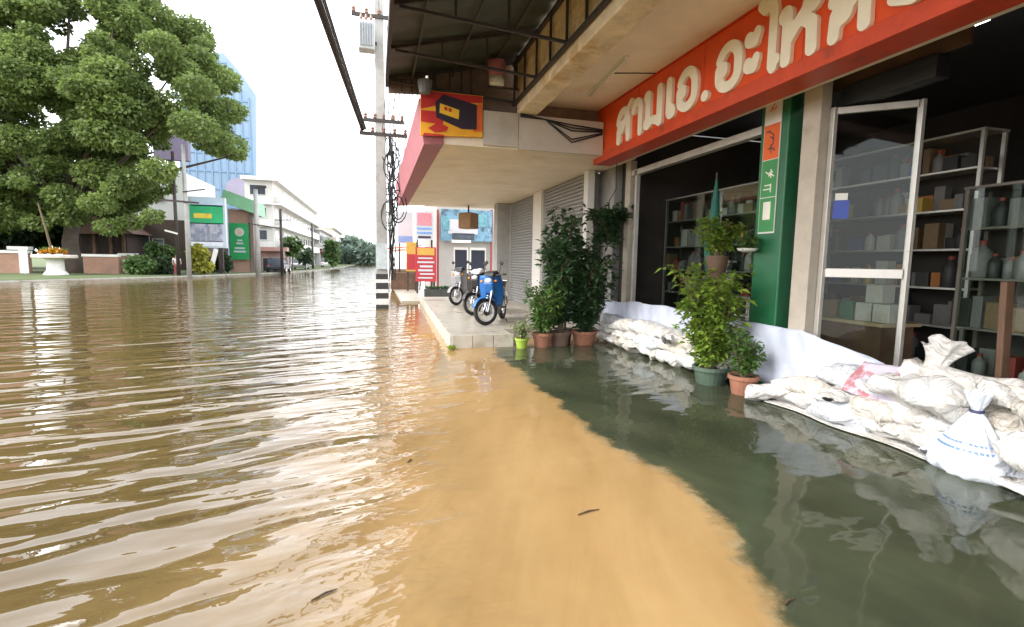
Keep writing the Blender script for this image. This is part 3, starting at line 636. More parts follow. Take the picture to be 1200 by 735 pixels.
# tied plastic bag with blue print
def tiedbag():
    t = thing('tied_plastic_bag', 'clear plastic bag of sand tied at the neck, printed in blue', 'bag', (4.37, 2.62, 0))
    prof = [(.20, -.02), (.245, .03), (.25, .09), (.215, .16), (.165, .25), (.115, .34), (.07, .42), (.035, .47), (.030, .49), (.06, .56), (.085, .62)]
    v = []; n = 40
    for i, (r_, h) in enumerate(prof):
        for j in range(n):
            a = 2*PI*j/n; q = r_*(1+.07*math.sin(9*a+.6*i)+.05*math.sin(15*a-.9*i)+.03*math.sin(4*a))
            v.append((4.37+q*math.cos(a)*.85, 2.62+q*math.sin(a)*1.05, h+.012*math.sin(7*a+i)))
    f = [(i*n+j, i*n+(j+1) % n, (i+1)*n+(j+1) % n, (i+1)*n+j) for i in range(len(prof)-1) for j in range(n)]+[tuple(range(n))[::-1]]
    build('body', (v, f), mat('poly_bag', (.72, .78, .86), .28, .1, 9, .3, 25, dirt=(.42, .5, .66), dscale=7, dpos=(.5, .66)), t, smooth=True)
    build('tie', MB().torus((4.37, 2.62, .48), .036, .012, 'z', 16, 8), printm['navy'], t, smooth=True)
    # blue printed rings and stripes following the folds
    for h0, h1, r_ in ((.20, .215, .199), (.25, .258, .172)):
        mb = MB()
        def P(j, h, rr): a = PI*.62+j*PI*.75/14; return (4.37+rr*1.05*math.cos(a)*.85, 2.62+rr*1.05*math.sin(a)*1.05, h)
        for j in range(14): mb.raw([P(j, h0, r_), P(j+.7, h0, r_), P(j+.7, h1, r_-.01), P(j, h1, r_-.01)], [(0, 1, 2, 3)])
        build('blue_print', mb, printm['blue'], t, thick=.003)
tiedbag()
# open sack standing up, mouth crumpled
def opensack(name, label, cx, cy, z0, h, w, d, tiltx, m, mouth=1.0, seed=1, cat='sack'):
    r = np.random.default_rng(seed); n, K = 44, 14; v = []; ph = r.uniform(0, 6.28, 6)
    for i in range(K+1):
        t = i/K; q = (1-.5*math.sin(t*PI*.9))*(1+.35*mouth*t*t)
        for j in range(n):
            a = 2*PI*j/n; wr = 1+.10*t*math.sin(5*a+ph[0]+3*t)+.08*math.sin(8*a+ph[1]-4*t)+.06*t*math.sin(13*a+ph[2])
            v.append((cx+d*q*wr*math.cos(a)+tiltx*t*h*.3, cy+w*q*wr*math.sin(a)-tiltx*t*h, z0+h*t+.09*h*t*math.sin(2*a+ph[3])+.05*h*t*math.sin(5*a+ph[4])))
    f = [(i*n+j, i*n+(j+1) % n, (i+1)*n+(j+1) % n, (i+1)*n+j) for i in range(K) for j in range(n)]
    return tag(build(name, (v, f), m, smooth=True, thick=.004), label, cat)
opensack('open_sack', 'empty white sack standing open on top of the banner by the glass door', 4.66, 3.22, .50, .42, .15, .10, .3, sack[0], seed=4)
opensack('carrier_bag', 'white carrier bag with torn handles on top of the sandbags', 4.60, 2.28, .58, .30, .13, .07, .0, sack[1], seed=9, cat='bag')
# big smooth sacks on the right part of the pile
def bigsack(x, y, z, rz, rx, ry, k, mi, label, sc, marks=()):
    t = thing('sandbag', label, 'sandbag', (x, y, z), rz); t.rotation_euler = (rx, ry, rz); t.scale = sc
    build('sack', bagsrc[k], sack[mi], t, smooth=True, local=True)
    for (pts, m) in marks:
        b = MB()
        for s in pts: b.tube(s, .012, 6)
        build('printed_mark', b, m, t, local=True)
    return t
bigsack(4.47, 3.05, .47, 1.45, .15, .05, 0, 3, 'large grey-white sack lying smooth on the pile behind the tied bag', (1.2, 1.2, 1.5))
bigsack(4.40, 2.05, .52, 1.5, .5, .0, 3, 1, 'cream sack with dark brown stripes above the sandbags', (1.1, 1.1, 1.3),
        [([[(-.26+.075*q, .13, .075), (-.24+.075*q, .165, .04), (-.22+.075*q, .18, -.0)] for q in range(4)], printm['brown']), ([[(.12, .15, .07), (.15, .15, .07)], [(.14, .17, .045), (.17, .17, .045)]], printm['red'])])
bigsack(4.34, 2.02, .27, 1.6, .25, .05, 6, 0, 'plump white sack beneath the brown-striped sack', (1.15, 1.15, 1.5))
bigsack(4.26, 1.98, .08, 1.55, .05, .0, 4, 0, 'low white sack at the waterline below the brown-striped sack', (1.05, 1.1, .95))

# ------------------------------------------------------------------ banner draped along the shop front
def interp(x, tab):
    for (a, va), (b, vb) in zip(tab[:-1], tab[1:]):
        if x <= b: return va+(vb-va)*(x-a)/(b-a)
    return tab[-1][1]
def banner(name, label, ya, yb, top, xt, xb, zb, m, seed):
    def fn(u, v):
        y = ya+(yb-ya)*u; zt = interp(y, top)+.015*math.sin(6*y+seed); z = zt+(zb-zt)*v
        x = xt(y)+(xb(y)-xt(y))*v+.018*math.sin(5.3*y+2*v+seed)+.012*math.sin(13*y-3*v)+.008*math.sin(23*y+9*v)
        return (x, y, z)
    return tag(build(name, MB().sheet(fn, 140, 14), m, smooth=True, thick=.005), label, 'banner')
bx = lambda y: interp(y, [(3, 4.95), (3.9, 4.88), (4.5, 4.705), (11, 4.71)]); bx2 = lambda y: interp(y, [(3, 4.7), (3.9, 4.68), (4.6, 4.62), (11, 4.64)])
banner('vinyl_banner', 'long pale blue-white vinyl banner draped along the shop front behind the sandbags', 3.75, 9.75, [(3.7, .60), (4.0, .66), (4.35, .74), (4.62, .83), (5.4, .80), (8.0, .84), (9.3, .78), (9.8, .70)], bx, bx2, .12, white_cloth, 1.0)
pinkm = mat('banner_print', (.55, .52, .62), .4, .1, 4, .2, 12, dirt=(.42, .17, .19), dscale=3.2, dpos=(.49, .57))
banner('printed_banner', 'folded banner with a pink and dark printed picture next to the open sack', 3.15, 3.80, [(3.1, .60), (3.5, .64), (3.8, .62)], lambda y: 4.70, lambda y: 4.42, .34, pinkm, 2.0)

# ------------------------------------------------------------------ plants
def leaf(v, f, p, d, L, Wd, roll=0):
    d = Vector(d).normalized(); s = d.cross(Vector((0, 0, 1)));
    if s.length < .05: s = Vector((1, 0, 0))
    s = s.normalized(); n = s.cross(d); s = (s*math.cos(roll)+n*math.sin(roll)); n = s.cross(d).normalized(); k = len(v); p = Vector(p)
    dr = -Vector((0, 0, 1))*L*.18
    for q in (p, p+d*L*.45+s*Wd*.5+n*Wd*.12, p+d*L*.45-n*Wd*.05, p+d*L*.45-s*Wd*.5+n*Wd*.12, p+d*L+dr): v.append(tuple(q))
    f += [(k, k+1, k+2), (k, k+2, k+3), (k+1, k+4, k+2), (k+2, k+4, k+3)]
def shrub(parent, base, h, spread, stems, per, L, Wd, m, barkm, seed, droop=.2, start=.3, lean=(0, 0)):
    r = random.Random(seed); v, f = [], []; sb = MB(); b = Vector(base)
    for s in range(stems):
        a = 2*PI*s/stems+r.uniform(-.5, .5); hh = h*r.uniform(.6, 1.0); sp = spread*r.uniform(.3, 1)
        pts = [b+Vector((math.cos(a)*.03, math.sin(a)*.03, 0))]
        for i in range(1, 6):
            t = i/5; pts.append(b+Vector((math.cos(a)*sp*t**1.3+lean[0]*t+r.uniform(-.02, .02), math.sin(a)*sp*t**1.3+lean[1]*t+r.uniform(-.02, .02), hh*t)))
        sb.tube(pts, [.012, .011, .010, .008, .006, .004], 5)
        for i in range(per):
            t = start+(1-start)*r.random()**.8; q = t*5; i0 = min(4, int(q)); p = pts[i0].lerp(pts[i0+1], q-i0)
            az = r.uniform(0, 2*PI); el = r.uniform(-.2, .9); tw = Vector((math.cos(az)*math.cos(el), math.sin(az)*math.cos(el), math.sin(el)))
            p2 = p+tw*r.uniform(.0, spread*.42)
            if r.random() < .3: sb.tube([p, p2], .003, 4, False)
            for c in range(r.randint(2, 4)):
                az2 = az+r.uniform(-1.3, 1.3); el2 = r.uniform(-.5, .9)
                leaf(v, f, p2+Vector((r.uniform(-.02, .02), r.uniform(-.02, .02), r.uniform(-.02, .02))), (math.cos(az2)*math.cos(el2), math.sin(az2)*math.cos(el2), math.sin(el2)), L*r.uniform(.6, 1.2), Wd*r.uniform(.7, 1.2), r.uniform(-.6, .6))
    build('stems', sb, barkm, parent); build('foliage', (v, f), m, parent, kind='stuff')
def pot(parent, c, r, h, m):
    build('pot', MB().lathe([(r*.68, 0), (r*.72, .01), (r*.95, h*.82), (r*1.06, h*.83), (r*1.06, h), (r*.93, h), (r*.9, h*.88), (.001, h*.88)], c, 22, cap=False), m, parent, smooth=False)
    build('soil', MB().lathe([(r*.88, h*.885), (.001, h*.91)], c, 16, cap=False), soil, parent)
bark = mat('plant_stem', (.12, .09, .05), .8, .2, 8)
lf_bright = leafmat('leaf_bright', (.05, .13, .015), (.30, .42, .06), 5); lf_dark = leafmat('leaf_dark', (.014, .042, .018), (.075, .15, .06), 4); lf_mid = leafmat('leaf_mid', (.03, .085, .02), (.13, .24, .05), 5); lf_var = leafmat('leaf_pale', (.10, .17, .06), (.42, .48, .24), 8)
def potted(label, x, y, z, pr_, ph_, pm, plants, name='potted_plant'):
    t = thing(name, label, 'plant', (x, y, z)); pot(t, (x, y, z), pr_, ph_, pm)
    for a in plants: shrub(t, (x, y, z+ph_*.86), *a[:6], a[6], bark, *a[7:])
    return t
lime = mat('lime_plastic', (.32, .45, .06), .4, .1, 5); dgreen_pot = mat('green_pot', (.07, .11, .08), .6, .2, 5); brown_pot = mat('brown_pot', (.16, .10, .07), .7, .2, 5)
# group by the raised pavement
potted('small variegated plant in a lime plastic pot beside the raised pavement', 2.53, 8.55, -.04, .12, .22, lime, [(.34, .22, 7, 14, .09, .045, lf_var, 31, .2, .1)])
potted('bushy light green plant in a terracotta pot beside the lime pot', 2.95, 8.62, -.04, .19, .30, terracotta, [(.95, .48, 14, 46, .13, .04, lf_mid, 32, .2, .05)])
potted('tall dark-leaved shrub in a brown pot reaching up the shutter post', 3.32, 8.72, -.04, .20, .30, brown_pot, [(2.1, .50, 12, 80, .14, .075, lf_dark, 33, .2, .08)])
potted('dense dark shrub in a wide terracotta pot beside the sandbags', 3.83, 8.75, -.04, .24, .30, terracotta, [(1.7, .55, 13, 84, .14, .075, lf_dark, 34, .2, .05)])
potted('slender tall shrub with reddish stems in a black pot in front of the white post', 3.55, 9.1, -.04, .17, .3, black, [(2.45, .38, 6, 52, .13, .065, lf_dark, 35, .2, .2)])
hv = thing('hanging_fern', 'dark trailing plant in a pot hung on the grey wall', 'plant', (4.35, 8.95, 2.0))
build('pot', MB().lathe([(.10, 2.02), (.14, 2.2), (.15, 2.21)], (4.4, 9.05, 0), 16), brown_pot, hv); build('hook', MB().tube([(4.4, 9.05, 2.2), (4.4, 9.05, 2.75), (4.55, 9.05, 3.0), (4.56, 9.1, 3.5)], .008), steel, hv)
shrub(hv, (4.4, 9.05, 2.2), .42, .42, 10, 30, .16, .06, lf_dark, bark, 36, .2, .05); shrub(hv, (4.38, 9.0, 2.2), -.32, .30, 8, 22, .16, .06, lf_dark, bark, 37, .2, .05)
# shrub in front of the shop
potted('bright green bushy shrub in a green pot between the two sandbag piles', 4.22, 5.52, -.05, .22, .28, dgreen_pot, [(1.36, .50, 15, 52, .115, .062, lf_bright, 41, .2, .15, (-.02, .1)), (.6, .42, 10, 34, .10, .05, lf_bright, 42, .2, .1)])
potted('low leafy plant with pale leaf edges in a terracotta pot beside the shrub', 4.28, 4.98, -.03, .17, .26, terracotta, [(.55, .26, 9, 26, .09, .04, lf_mid, 43, .2, .05)])
ps = thing('plant_stand', 'bright green plant in a dark bowl on a tall brown stand before the parts rack', 'plant', (4.5, 5.85, 0))
build('stand', MB().tube([(4.55, 5.95, 0), (4.55, 5.95, 1.25)], .03).box(4.40, 4.70, 5.80, 6.10, 1.25, 1.29), brown_pot, ps)
build('tall_pot', MB().lathe([(.09, 1.295), (.11, 1.32), (.15, 1.66), (.16, 1.67)], (4.55, 5.95, 0), 18), brown_pot, ps, smooth=True)
shrub(ps, (4.55, 5.95, 1.66), .50, .34, 10, 26, .10, .055, lf_bright, bark, 44, .2, .1)
dp = thing('dish_plant', 'small spiky plant in a white dish fixed to the green pillar', 'plant', (4.6, 5.35, 1.4))
c_ = onX(876, 293, 4.6); cz = c_.z
build('dish', MB().lathe([(.05, cz-.03), (.11, cz-.01), (.13, cz+.02), (.12, cz+.02), (.001, cz+.0)], (4.6, c_.y, 0), 20, cap=False), whitepaint, dp); build('bracket', MB().beam((4.6, c_.y, cz-.02), (4.75, c_.y, cz-.02), .02), steel, dp)
shrub(dp, (4.6, c_.y, cz+.0), .16, .13, 8, 10, .10, .025, lf_mid, bark, 45, .2, .1)
um = thing('folded_umbrella', 'folded dark green umbrella standing behind the bright plant', 'umbrella', (4.7, 6.3, .8))
build('canopy', MB().lathe([(.02, 1.0), (.05, 1.3), (.11, 1.6), (.13, 1.9), (.08, 2.2), (.05, 2.45), (.015, 2.75)], (4.7, 6.25, 0), 12), mat('umbrella_green', (.01, .11, .08), .7, .25, 8), um); build('shaft', MB().tube([(4.7, 6.25, .03), (4.7, 6.25, 2.85)], .014), steel, um)
ch = thing('wire_stand', 'small dark metal stand behind the shrub by the green pillar', 'stand', (4.9, 5.7, .03))
for (a, b) in (((4.85, 5.62, .03), (4.85, 5.62, 1.12)), ((4.85, 5.95, .03), (4.85, 5.95, 1.12)), ((5.1, 5.62, .03), (5.1, 5.62, 1.1)), ((5.1, 5.95, .03), (5.1, 5.95, 1.1))): build('leg', MB().beam(a, b, .022), alu, ch)
for z in (.6, .85, 1.1): build('shelf', MB().box(4.84, 5.11, 5.61, 5.96, z, z+.015), alu, ch)
tag(build('clump_of_weed', *(lambda vf: (vf,))((lambda v, f: ([leaf(v, f, (1.26+random.uniform(-.05, .05), 8.55+random.uniform(-.05, .05), .0), (random.uniform(-1, 1), random.uniform(-1, 1), 1.2), .12, .05) for _ in range(26)], (v, f))[1])([], [])), lf_bright), 'small green weed sprouting at the corner of the raised pavement', 'weed')

# ------------------------------------------------------------------ utility poles and wires
pole_m = mat('pole_concrete', (.36, .36, .35), .85, .12, 3, .3, 40, dirt=(.22, .21, .2), dscale=2, dpos=(.5, .75))
ins_m = mat('insulator', (.25, .13, .09), .3, .1); trafo = mat('transformer_grey', (.42, .45, .47), .45, .08, 4)
def taper(mb, x, y, z0, z1, a0, a1):
    mb.raw([(x+sx*a, y+sy*a, z) for z, a in ((z0, a0/2), (z1, a1/2)) for sx, sy in ((-1, -1), (1, -1), (1, 1), (-1, 1))], [(3, 2, 1, 0), (4, 5, 6, 7), (0, 1, 5, 4), (1, 2, 6, 5), (2, 3, 7, 6), (3, 0, 4, 7)]); return mb
PX, PY = .19, 16.4
pole = thing('utility_pole', 'tall concrete utility pole with black and white bands standing in the flood', 'pole', (PX, PY, 0))
build('shaft', taper(MB(), PX, PY, -.5, 11, .38, .22), pole_m, pole, bevel=.02)
wb = mat('band_white', (.7, .7, .68), .6, .1, 6, .2, 40, dirt=(.35, .32, .28), dscale=5, dpos=(.5, .7)); bb = mat('band_black', (.03, .03, .032), .6, .2, 6)
for k, (z0, z1, m) in enumerate(((-.2, .13, bb), (.13, .32, wb), (.32, .50, bb), (.50, .62, wb), (.62, .82, bb), (.82, .93, wb), (.93, 1.1, bb))):
    a = .398-.0139*(z0+.5); build('painted_band', taper(MB(), PX, PY, z0, z1-.002, a, a-.003), m, pole)
build('notice_plate', MB().box(PX-.16, PX+.17, PY-.225, PY-.205, 1.25, 2.05), mat('plate_pale', (.45, .52, .54), .5, .15, 6), pole)
for z, x0, x1 in ((5.35, -.42, 1.0), (5.75, -.3, .9), (8.75, -.6, 1.0)):
    ca = build('cross_arm', MB().box(x0, x1, PY-.17, PY-.10, z-.05, z+.05), steel, pole)
    for i in range(5):
        x = x0+.06+(x1-x0-.12)*i/4; build('insulator', MB().lathe([(.03, 0), (.06, .03), (.035, .07), (.06, .1), (.03, .16)], (x, PY-.135, z+.05), 10), ins_m, ca)
tr = thing('transformer', 'pale grey transformer box mounted high on the banded utility pole', 'transformer', (-.12, PY-.3, 7.6))
build('tank', MB().box(-.40, .06, PY-.62, PY-.22, 7.62, 8.42), trafo, tr, bevel=.03)
for i in range(6): build('cooling_fin', MB().box(-.36+.07*i, -.345+.07*i, PY-.70, PY-.622, 7.7, 8.35), trafo, tr)
for i in range(3): build('bushing', MB().lathe([(.03, 8.42), (.05, 8.46), (.03, 8.5), (.05, 8.54), (.02, 8.66)], (-.32+.14*i, PY-.42, 0), 10), ins_m, tr)
build('hanger', MB().box(-.3, .12, PY-.216, PY-.195, 7.9, 8.0), steel, tr)
random.seed(5)
def coil(i):
    c = Vector((PX+.28+random.uniform(-.1, .25), PY-.2+random.uniform(-.1, .3), random.choice((3.0, 3.4, 4.0, 4.6, 5.0))+random.uniform(-.3, .3))); r_ = random.uniform(.14, .34)
    pts = [c+Vector((r_*math.cos(a)*.8, .08*math.sin(3*a), r_*1.5*math.sin(a))) for a in [j*2*PI*1.9/26 for j in range(27)]]
    tag(build('cable_coil', MB().tube(pts, .016, 5), black), 'black spare cable coil tied to the banded utility pole', 'cable coil', 'cable coils on the utility pole')
for i in range(12): coil(i)
for i in range(9):
    x = PX+.22+random.uniform(0, .16); z1 = random.uniform(4.8, 5.6); pts = [(x+.05*math.sin(q*1.3+i), PY-.16+.04*math.sin(q+i*2), .9+(z1-.9)*q/12) for q in range(13)]
    tag(build('riser_cable', MB().tube(pts, .018, 5), black), 'black cable running up the side of the banded utility pole', 'cable', 'riser cables on the utility pole')
wire_m = mat('wire_black', (.035, .035, .04), .6, .1)
def wire(a, b, sag, r, label, grp, n=26):
    a, b = Vector(a), Vector(b); pts = [a.lerp(b, i/n)-Vector((0, 0, 4*sag*(i/n)*(1-i/n))) for i in range(n+1)]
    tag(build('overhead_wire', MB().tube(pts, r, 5), wire_m), label, 'wire', grp)
A0 = Vector((-.36, PY-.13, 5.45)); d_ = onY(372, 0, 9.4)-A0
for k in range(5):
    e = A0+d_*3.6+Vector((.05*k, 0, .06*k)); wire(A0+Vector((.035*k, 0, .03*(k % 2))), e, .15+.02*k, .028 if k < 3 else .018, 'thick black wire of the bundle climbing from the pole arm over the street', 'wire bundle over the street')
for k in range(7):
    x = -.5+.23*k; wire((x, PY-.13, 8.95), (x-.5, -25, 9.6), .5, .008, 'thin black wire high on the pole running back along the shops', 'high wires along the shops')
    wire((x, PY-.13, 8.95), (x+1.4, 62, 8.6), .9, .010, 'thin wire between the banded pole and the next pole along the street', 'wires to the next pole')
for k in range(8):
    x = .25+.1*k; wire((x, PY-.13, 5.5), (.55+.12*k, -20, 5.9+.12*k), .5+.1*(k % 3), .011, 'black wire slung low past the maroon canopy edge', 'wires past the maroon canopy')
    wire((x, PY-.13, 5.4), (1.75+.1*k, 62, 5.6+.06*k), .8+.25*(k % 3), .016, 'low cable between the banded pole and the next pole along the street', 'cables to the next pole')
np_ = thing('utility_pole', 'distant concrete utility pole beyond the banded pole on the shop side', 'pole', (1.7, 62, 0))
build('shaft', taper(MB(), 1.7, 62, 0, 10.5, .36, .24), pole_m, np_); build('cross_arm', MB().box(.9, 2.6, 61.75, 61.81, 8.5, 8.6), steel, np_); build('cross_arm', MB().box(1.2, 2.7, 61.75, 61.81, 5.5, 5.6), steel, np_)

# ------------------------------------------------------------------ motorcycles
def rot2(p, c, a): x, y = p[0]-c[0], p[1]-c[1]; return (c[0]+x*math.cos(a)-y*math.sin(a), c[1]+x*math.sin(a)+y*math.cos(a), p[2])
def moto(label, loc, heading, steer, paint, fairing, seatm, lean=.06):
    t = thing('motorcycle', label, 'motorcycle', loc, heading, 'motorcycles parked under the canopy'); t.rotation_euler = (lean, 0, heading)
    piv = (.50, 0)
    def B(name, mb, m, parent=t, st=False, **k):
        if st: mb.v = [rot2(p, piv, steer) for p in mb.v]
        return build(name, mb, m, parent, local=True, **k)
    R_ = .285; wheel_rim = mat('wheel_rim', (.62, .62, .64), .35, .05)
    def wheel(x, st):
        w = B('wheel', MB().lathe([(.035, -.05), (.045, -.03), (.045, .03), (.035, .05)], (x, 0, R_), 14, 'y'), chrome, st=st)
        B('tyre', MB().torus((x, 0, R_), R_-.042, .042, 'y', 32, 10), rubber, w, st, smooth=True)
        B('rim', MB().torus((x, 0, R_), R_-.088, .024, 'y', 32, 8), wheel_rim, w, st, smooth=True)
        for k in range(10):
            a = 2*PI*k/10; B('spoke', MB().tube([(x+.03*math.cos(a), .02*(-1)**k, R_+.03*math.sin(a)), (x+.2*math.cos(a+.12), 0, R_+.2*math.sin(a+.12))], .006, 5), chrome, w, st)
        B('brake_disc', MB().lathe([(.085, .045), (.085, .05)], (x, 0, R_), 20, 'y'), chrome, w, st)
    wheel(.61, True); wheel(-.61, False)
    for s in (-1, 1): B('fork', MB().tube([(.61, .075*s, R_), (.50, .065*s, .62), (.44, .06*s, .82)], .018, 8), chrome, st=True)
    B('front_fender', MB().sheet(lambda u, v: (.61+(R_+.03+.02*(1-abs(2*v-1)))*math.cos(rad(20+125*u)), (v-.5)*.13, R_+(R_+.03+.02*(1-abs(2*v-1)))*math.sin(rad(20+125*u))), 14, 6), paint, st=True, smooth=True, thick=.006)
    B('leg_shield', MB().sheet(lambda u, v: (.46-.14*u-.10*abs(2*v-1)**1.6, (v-.5)*(.46-.04*u+.08*math.sin(u*PI)), 1.04-.66*u), 10, 10), paint, smooth=True, thick=.02)
    B('front_cowl', MB().poly([(.40, .58), (.53, .66), (.56, .86), (.50, 1.02), (.40, 1.06)], 'y', -.105, .105), paint, bevel=.035)
    B('headlight', MB().ell((.535, 0, .93), .035, .075, .05), glassy_head, smooth=True)
    B('handlebar_cover', MB().poly([(.32, 1.03), (.52, 1.0), (.50, 1.09), (.40, 1.14), (.33, 1.10)], 'y', -.17, .17), fairing, st=True, bevel=.03)
    B('handlebar', MB().tube([(.36, -.34, 1.05), (.42, -.2, 1.04), (.44, 0, 1.03), (.42, .2, 1.04), (.36, .34, 1.05)], .013, 8), steel, st=True)
    for s in (-1, 1):
        B('grip', MB().tube([(.36, .34*s, 1.05), (.345, .43*s, 1.045)], .019, 8), rubber, st=True)
        mr = B('mirror', MB().ell((.37, .33*s, 1.28), .016, .07, .045), black, st=True, smooth=True); B('mirror_stem', MB().tube([(.39, .25*s, 1.05), (.38, .31*s, 1.25)], .007, 6), steel, mr, True)
        B('turn_signal', MB().ell((.49, .15*s, .92), .04, .035, .03), mat('amber', (.7, .25, .03), .3), smooth=True)
    B('frame_tunnel', MB().tube([(.36, 0, .55), (.1, 0, .40), (-.12, 0, .48)], [.07, .085, .09], 10), fairing, smooth=True)
    B('engine', MB().box(-.12, .22, -.11, .11, .20, .42), mat('engine_grey', (.15, .15, .15), .5, .2, 10), bevel=.03)
    B('side_panel', MB().ell((-.38, 0, .66), .36, .14, .16), paint, smooth=True)
    B('seat', MB().sheet(lambda u, v: (-.02-.68*u, (v-.5)*(.22+.06*math.sin(u*PI)), .80+.06*u+.03*math.cos((v-.5)*PI)), 12, 8), seatm, smooth=True, thick=.07)
    B('rear_fender', MB().sheet(lambda u, v: (-.61+(R_+.04)*math.cos(rad(60+110*u)), (v-.5)*.14, R_+(R_+.04)*math.sin(rad(60+110*u))), 10, 4), black, smooth=True, thick=.006)
    B('tail_light', MB().ell((-.76, 0, .76), .05, .08, .05), mat('tail_red', (.5, .02, .02), .3), smooth=True)
    B('grab_rail', MB().tube([(-.55, .13, .82), (-.78, .12, .88), (-.83, 0, .89), (-.78, -.12, .88), (-.55, -.13, .82)], .012, 8), chrome)
    B('exhaust', MB().tube([(.1, -.13, .25), (-.3, -.16, .26), (-.75, -.17, .36)], [.02, .03, .05], 10), chrome, smooth=True)
    B('swing_arm', MB().beam((-.1, .09, .33), (-.61, .09, R_), .04), steel); B('shock', MB().tube([(-.58, .11, .32), (-.46, .11, .62)], .022, 8), chrome)
    B('side_stand', MB().tube([(.0, .1, .28), (-.04, .24, .0)], .011, 6), steel)
    B('number_plate', MB().box(-.86, -.853, -.1, .1, .52, .64), whitepaint)
    return t
glassy_head = mat('headlight_lens', (.75, .78, .8), .12, .03)
bl = mat('bike_blue', srgb((28, 96, 165)), .22, .06, 3, spec=.6); bkf = mat('bike_black', (.025, .025, .028), .3, .1, 5); gy = mat('bike_grey', (.30, .31, .33), .35, .08, 5); stm = mat('bike_seat', (.02, .02, .02), .6, .1); wht = mat('bike_white', (.7, .7, .72), .3, .05)
moto('blue and black motorcycle at the front of the parked row', (2.55, 10.62, .217), rad(243), rad(-44), bl, bkf, stm)
moto('black motorcycle with white handlebar cover behind the blue one', (2.62, 12.6, .217), rad(246), rad(-40), bkf, wht, stm)
moto('dark grey motorcycle parked behind the other two', (2.62, 15.4, .217), rad(248), rad(-36), gy, bkf, stm)
def helmet(label, loc, m):
    t = thing('helmet', label, 'helmet', loc); x, y, z = loc
    build('shell', MB().ell((x, y, z+.1), .12, .14, .12), m, t, smooth=True); build('visor', MB().sheet(lambda u, v: (x-.125*math.cos((u-.5)*2), y-.135+.02*abs(u-.5)-.0+.14*(1-math.cos((u-.5)*2))-.0, z+.05+.09*v) if False else (x+.128*math.sin((u-.5)*2.2), y-.146*math.cos((u-.5)*2.2), z+.05+.09*v), 10, 3), black, t, smooth=True, thick=.004)
helmet('white helmet resting on the black motorcycle', (2.55, 12.42, 1.15), wht)

# ------------------------------------------------------------------ far shops on the right beyond the canopy
fs = thing('far_shop', 'white-fronted shop with two dark windows and a blue billboard beyond the motorcycles', 'shop', (4.4, 24, 0))
YF2 = 24.0
def fx(px): return onY(px, 300, YF2).x
def fz(py, px=545): return onY(px, py, YF2).z
lt = mat('shopfront_white', (.40, .39, .37), .6, .06, 2, .1, 30, dirt=(.5, .47, .42), dscale=1, dpos=(.55, .8))
build('wall', MB().box(fx(512), fx(600), YF2, YF2+6, 0, 5.2), lt, fs)
for a, b in ((533, 547), (552, 568)):
    w = build('window', MB().box(fx(a)-.06, fx(b)+.06, YF2-.03, YF2-.002, fz(325), fz(290)), whitepaint, fs); build('pane', MB().box(fx(a), fx(b), YF2-.036, YF2-.032, fz(323), fz(293)), mat('dark_pane', (.03, .035, .05), .1, .05), w)
build('awning_light', MB().box(fx(528), fx(550), YF2-.4, YF2-.002, fz(285), fz(281)), whitepaint, fs)
bb_ = thing('billboard', 'pale blue and white billboard over the white shopfront', 'billboard', (4.4, 23.7, 3))
build('panel', MB().box(fx(516), fx(574), 23.62, 23.72, fz(283), fz(247)), mat('billboard_blue', srgb((110, 150, 175)), .4, .3, 1.6, dirt=srgb((60, 80, 90)), dscale=1.4, dpos=(.5, .6)), bb_)
def quad(name, x0, x1, y0, y1, Y, m, parent, d=.01): 
    a, b = onY(x0, y1, Y), onY(x1, y0, Y); return build(name, MB().box(min(a.x, b.x), max(a.x, b.x), Y-d, Y, min(a.z, b.z), max(a.z, b.z)), m, parent)
quad('picture', 525, 560, 258, 274, 23.61, mat('bb_white', (.48, .48, .52), .4, .1, 3), bb_); quad('picture', 530, 556, 274, 281, 23.61, mat('bb_dark', (.06, .07, .10), .4, .3, 4), bb_)
quad('picture', 519, 527, 254, 270, 23.605, mat('bb_teal', (.12, .3, .36), .4, .3, 4), bb_); quad('picture', 560, 571, 252, 266, 23.605, MATS['bb_teal'], bb_)
for px in (513, 575): p = onY(px, 345, 23.8); q = onY(px, 246, 23.8); build('post', MB().beam((p.x, 23.8, 0), (p.x, 23.8, q.z), .1), mat('post_maroon', (.25, .06, .06), .5), bb_)
def signboard(label, x0, x1, y0, y1, Y, base, bars, legs=True, cat='sign'):
    t = thing('street_sign', label, cat, tuple(onY((x0+x1)/2, y1, Y))); quad('panel', x0, x1, y0, y1, Y, base, t, .08)
    for k, (a, b, c, d, m) in enumerate(bars): quad('printed_band', a, b, c, d, Y-.083, m, t, .01)
    if legs:
        for px in (x0+2, x1-2): p = onY(px, y1, Y); build('leg', MB().beam((p.x, Y+.05, 0), (p.x, Y+.05, p.z+.1), .08), steel, t)
    return t
cw = mat('print_cool_white', (.46, .48, .52), .45, .05); cp = mat('print_pink', srgb((225, 130, 155)), .45, .08); cr = mat('print_scarlet', srgb((165, 50, 58)), .45, .12); cy = mat('print_yellow', srgb((190, 150, 70)), .45, .1); cb = mat('print_blue', srgb((95, 125, 190)), .45, .1)
signboard('white board with a pink upper half hanging beside the blue billboard', 487, 508, 248, 281, 23.3, cw, [(489, 506, 250, 264, cp), (489, 506, 267, 269, cb), (489, 506, 272, 274, cb), (490, 505, 277, 279, mdk)])
signboard('blue-white board behind the pole cables', 466, 484, 249, 285, 27.0, cw, [(467, 483, 277, 284, cb)])
signboard('red signboard with white text rows standing by the shops', 487, 511, 290, 330, 22.8, cr, [(489+random.choice((0, 1, 3)), 509-random.choice((0, 2, 5)), 302+4.6*k, 303.8+4.6*k+random.uniform(-.4, .5), cw) for k in range(6)]+[(489, 509, 291, 299, cy)])
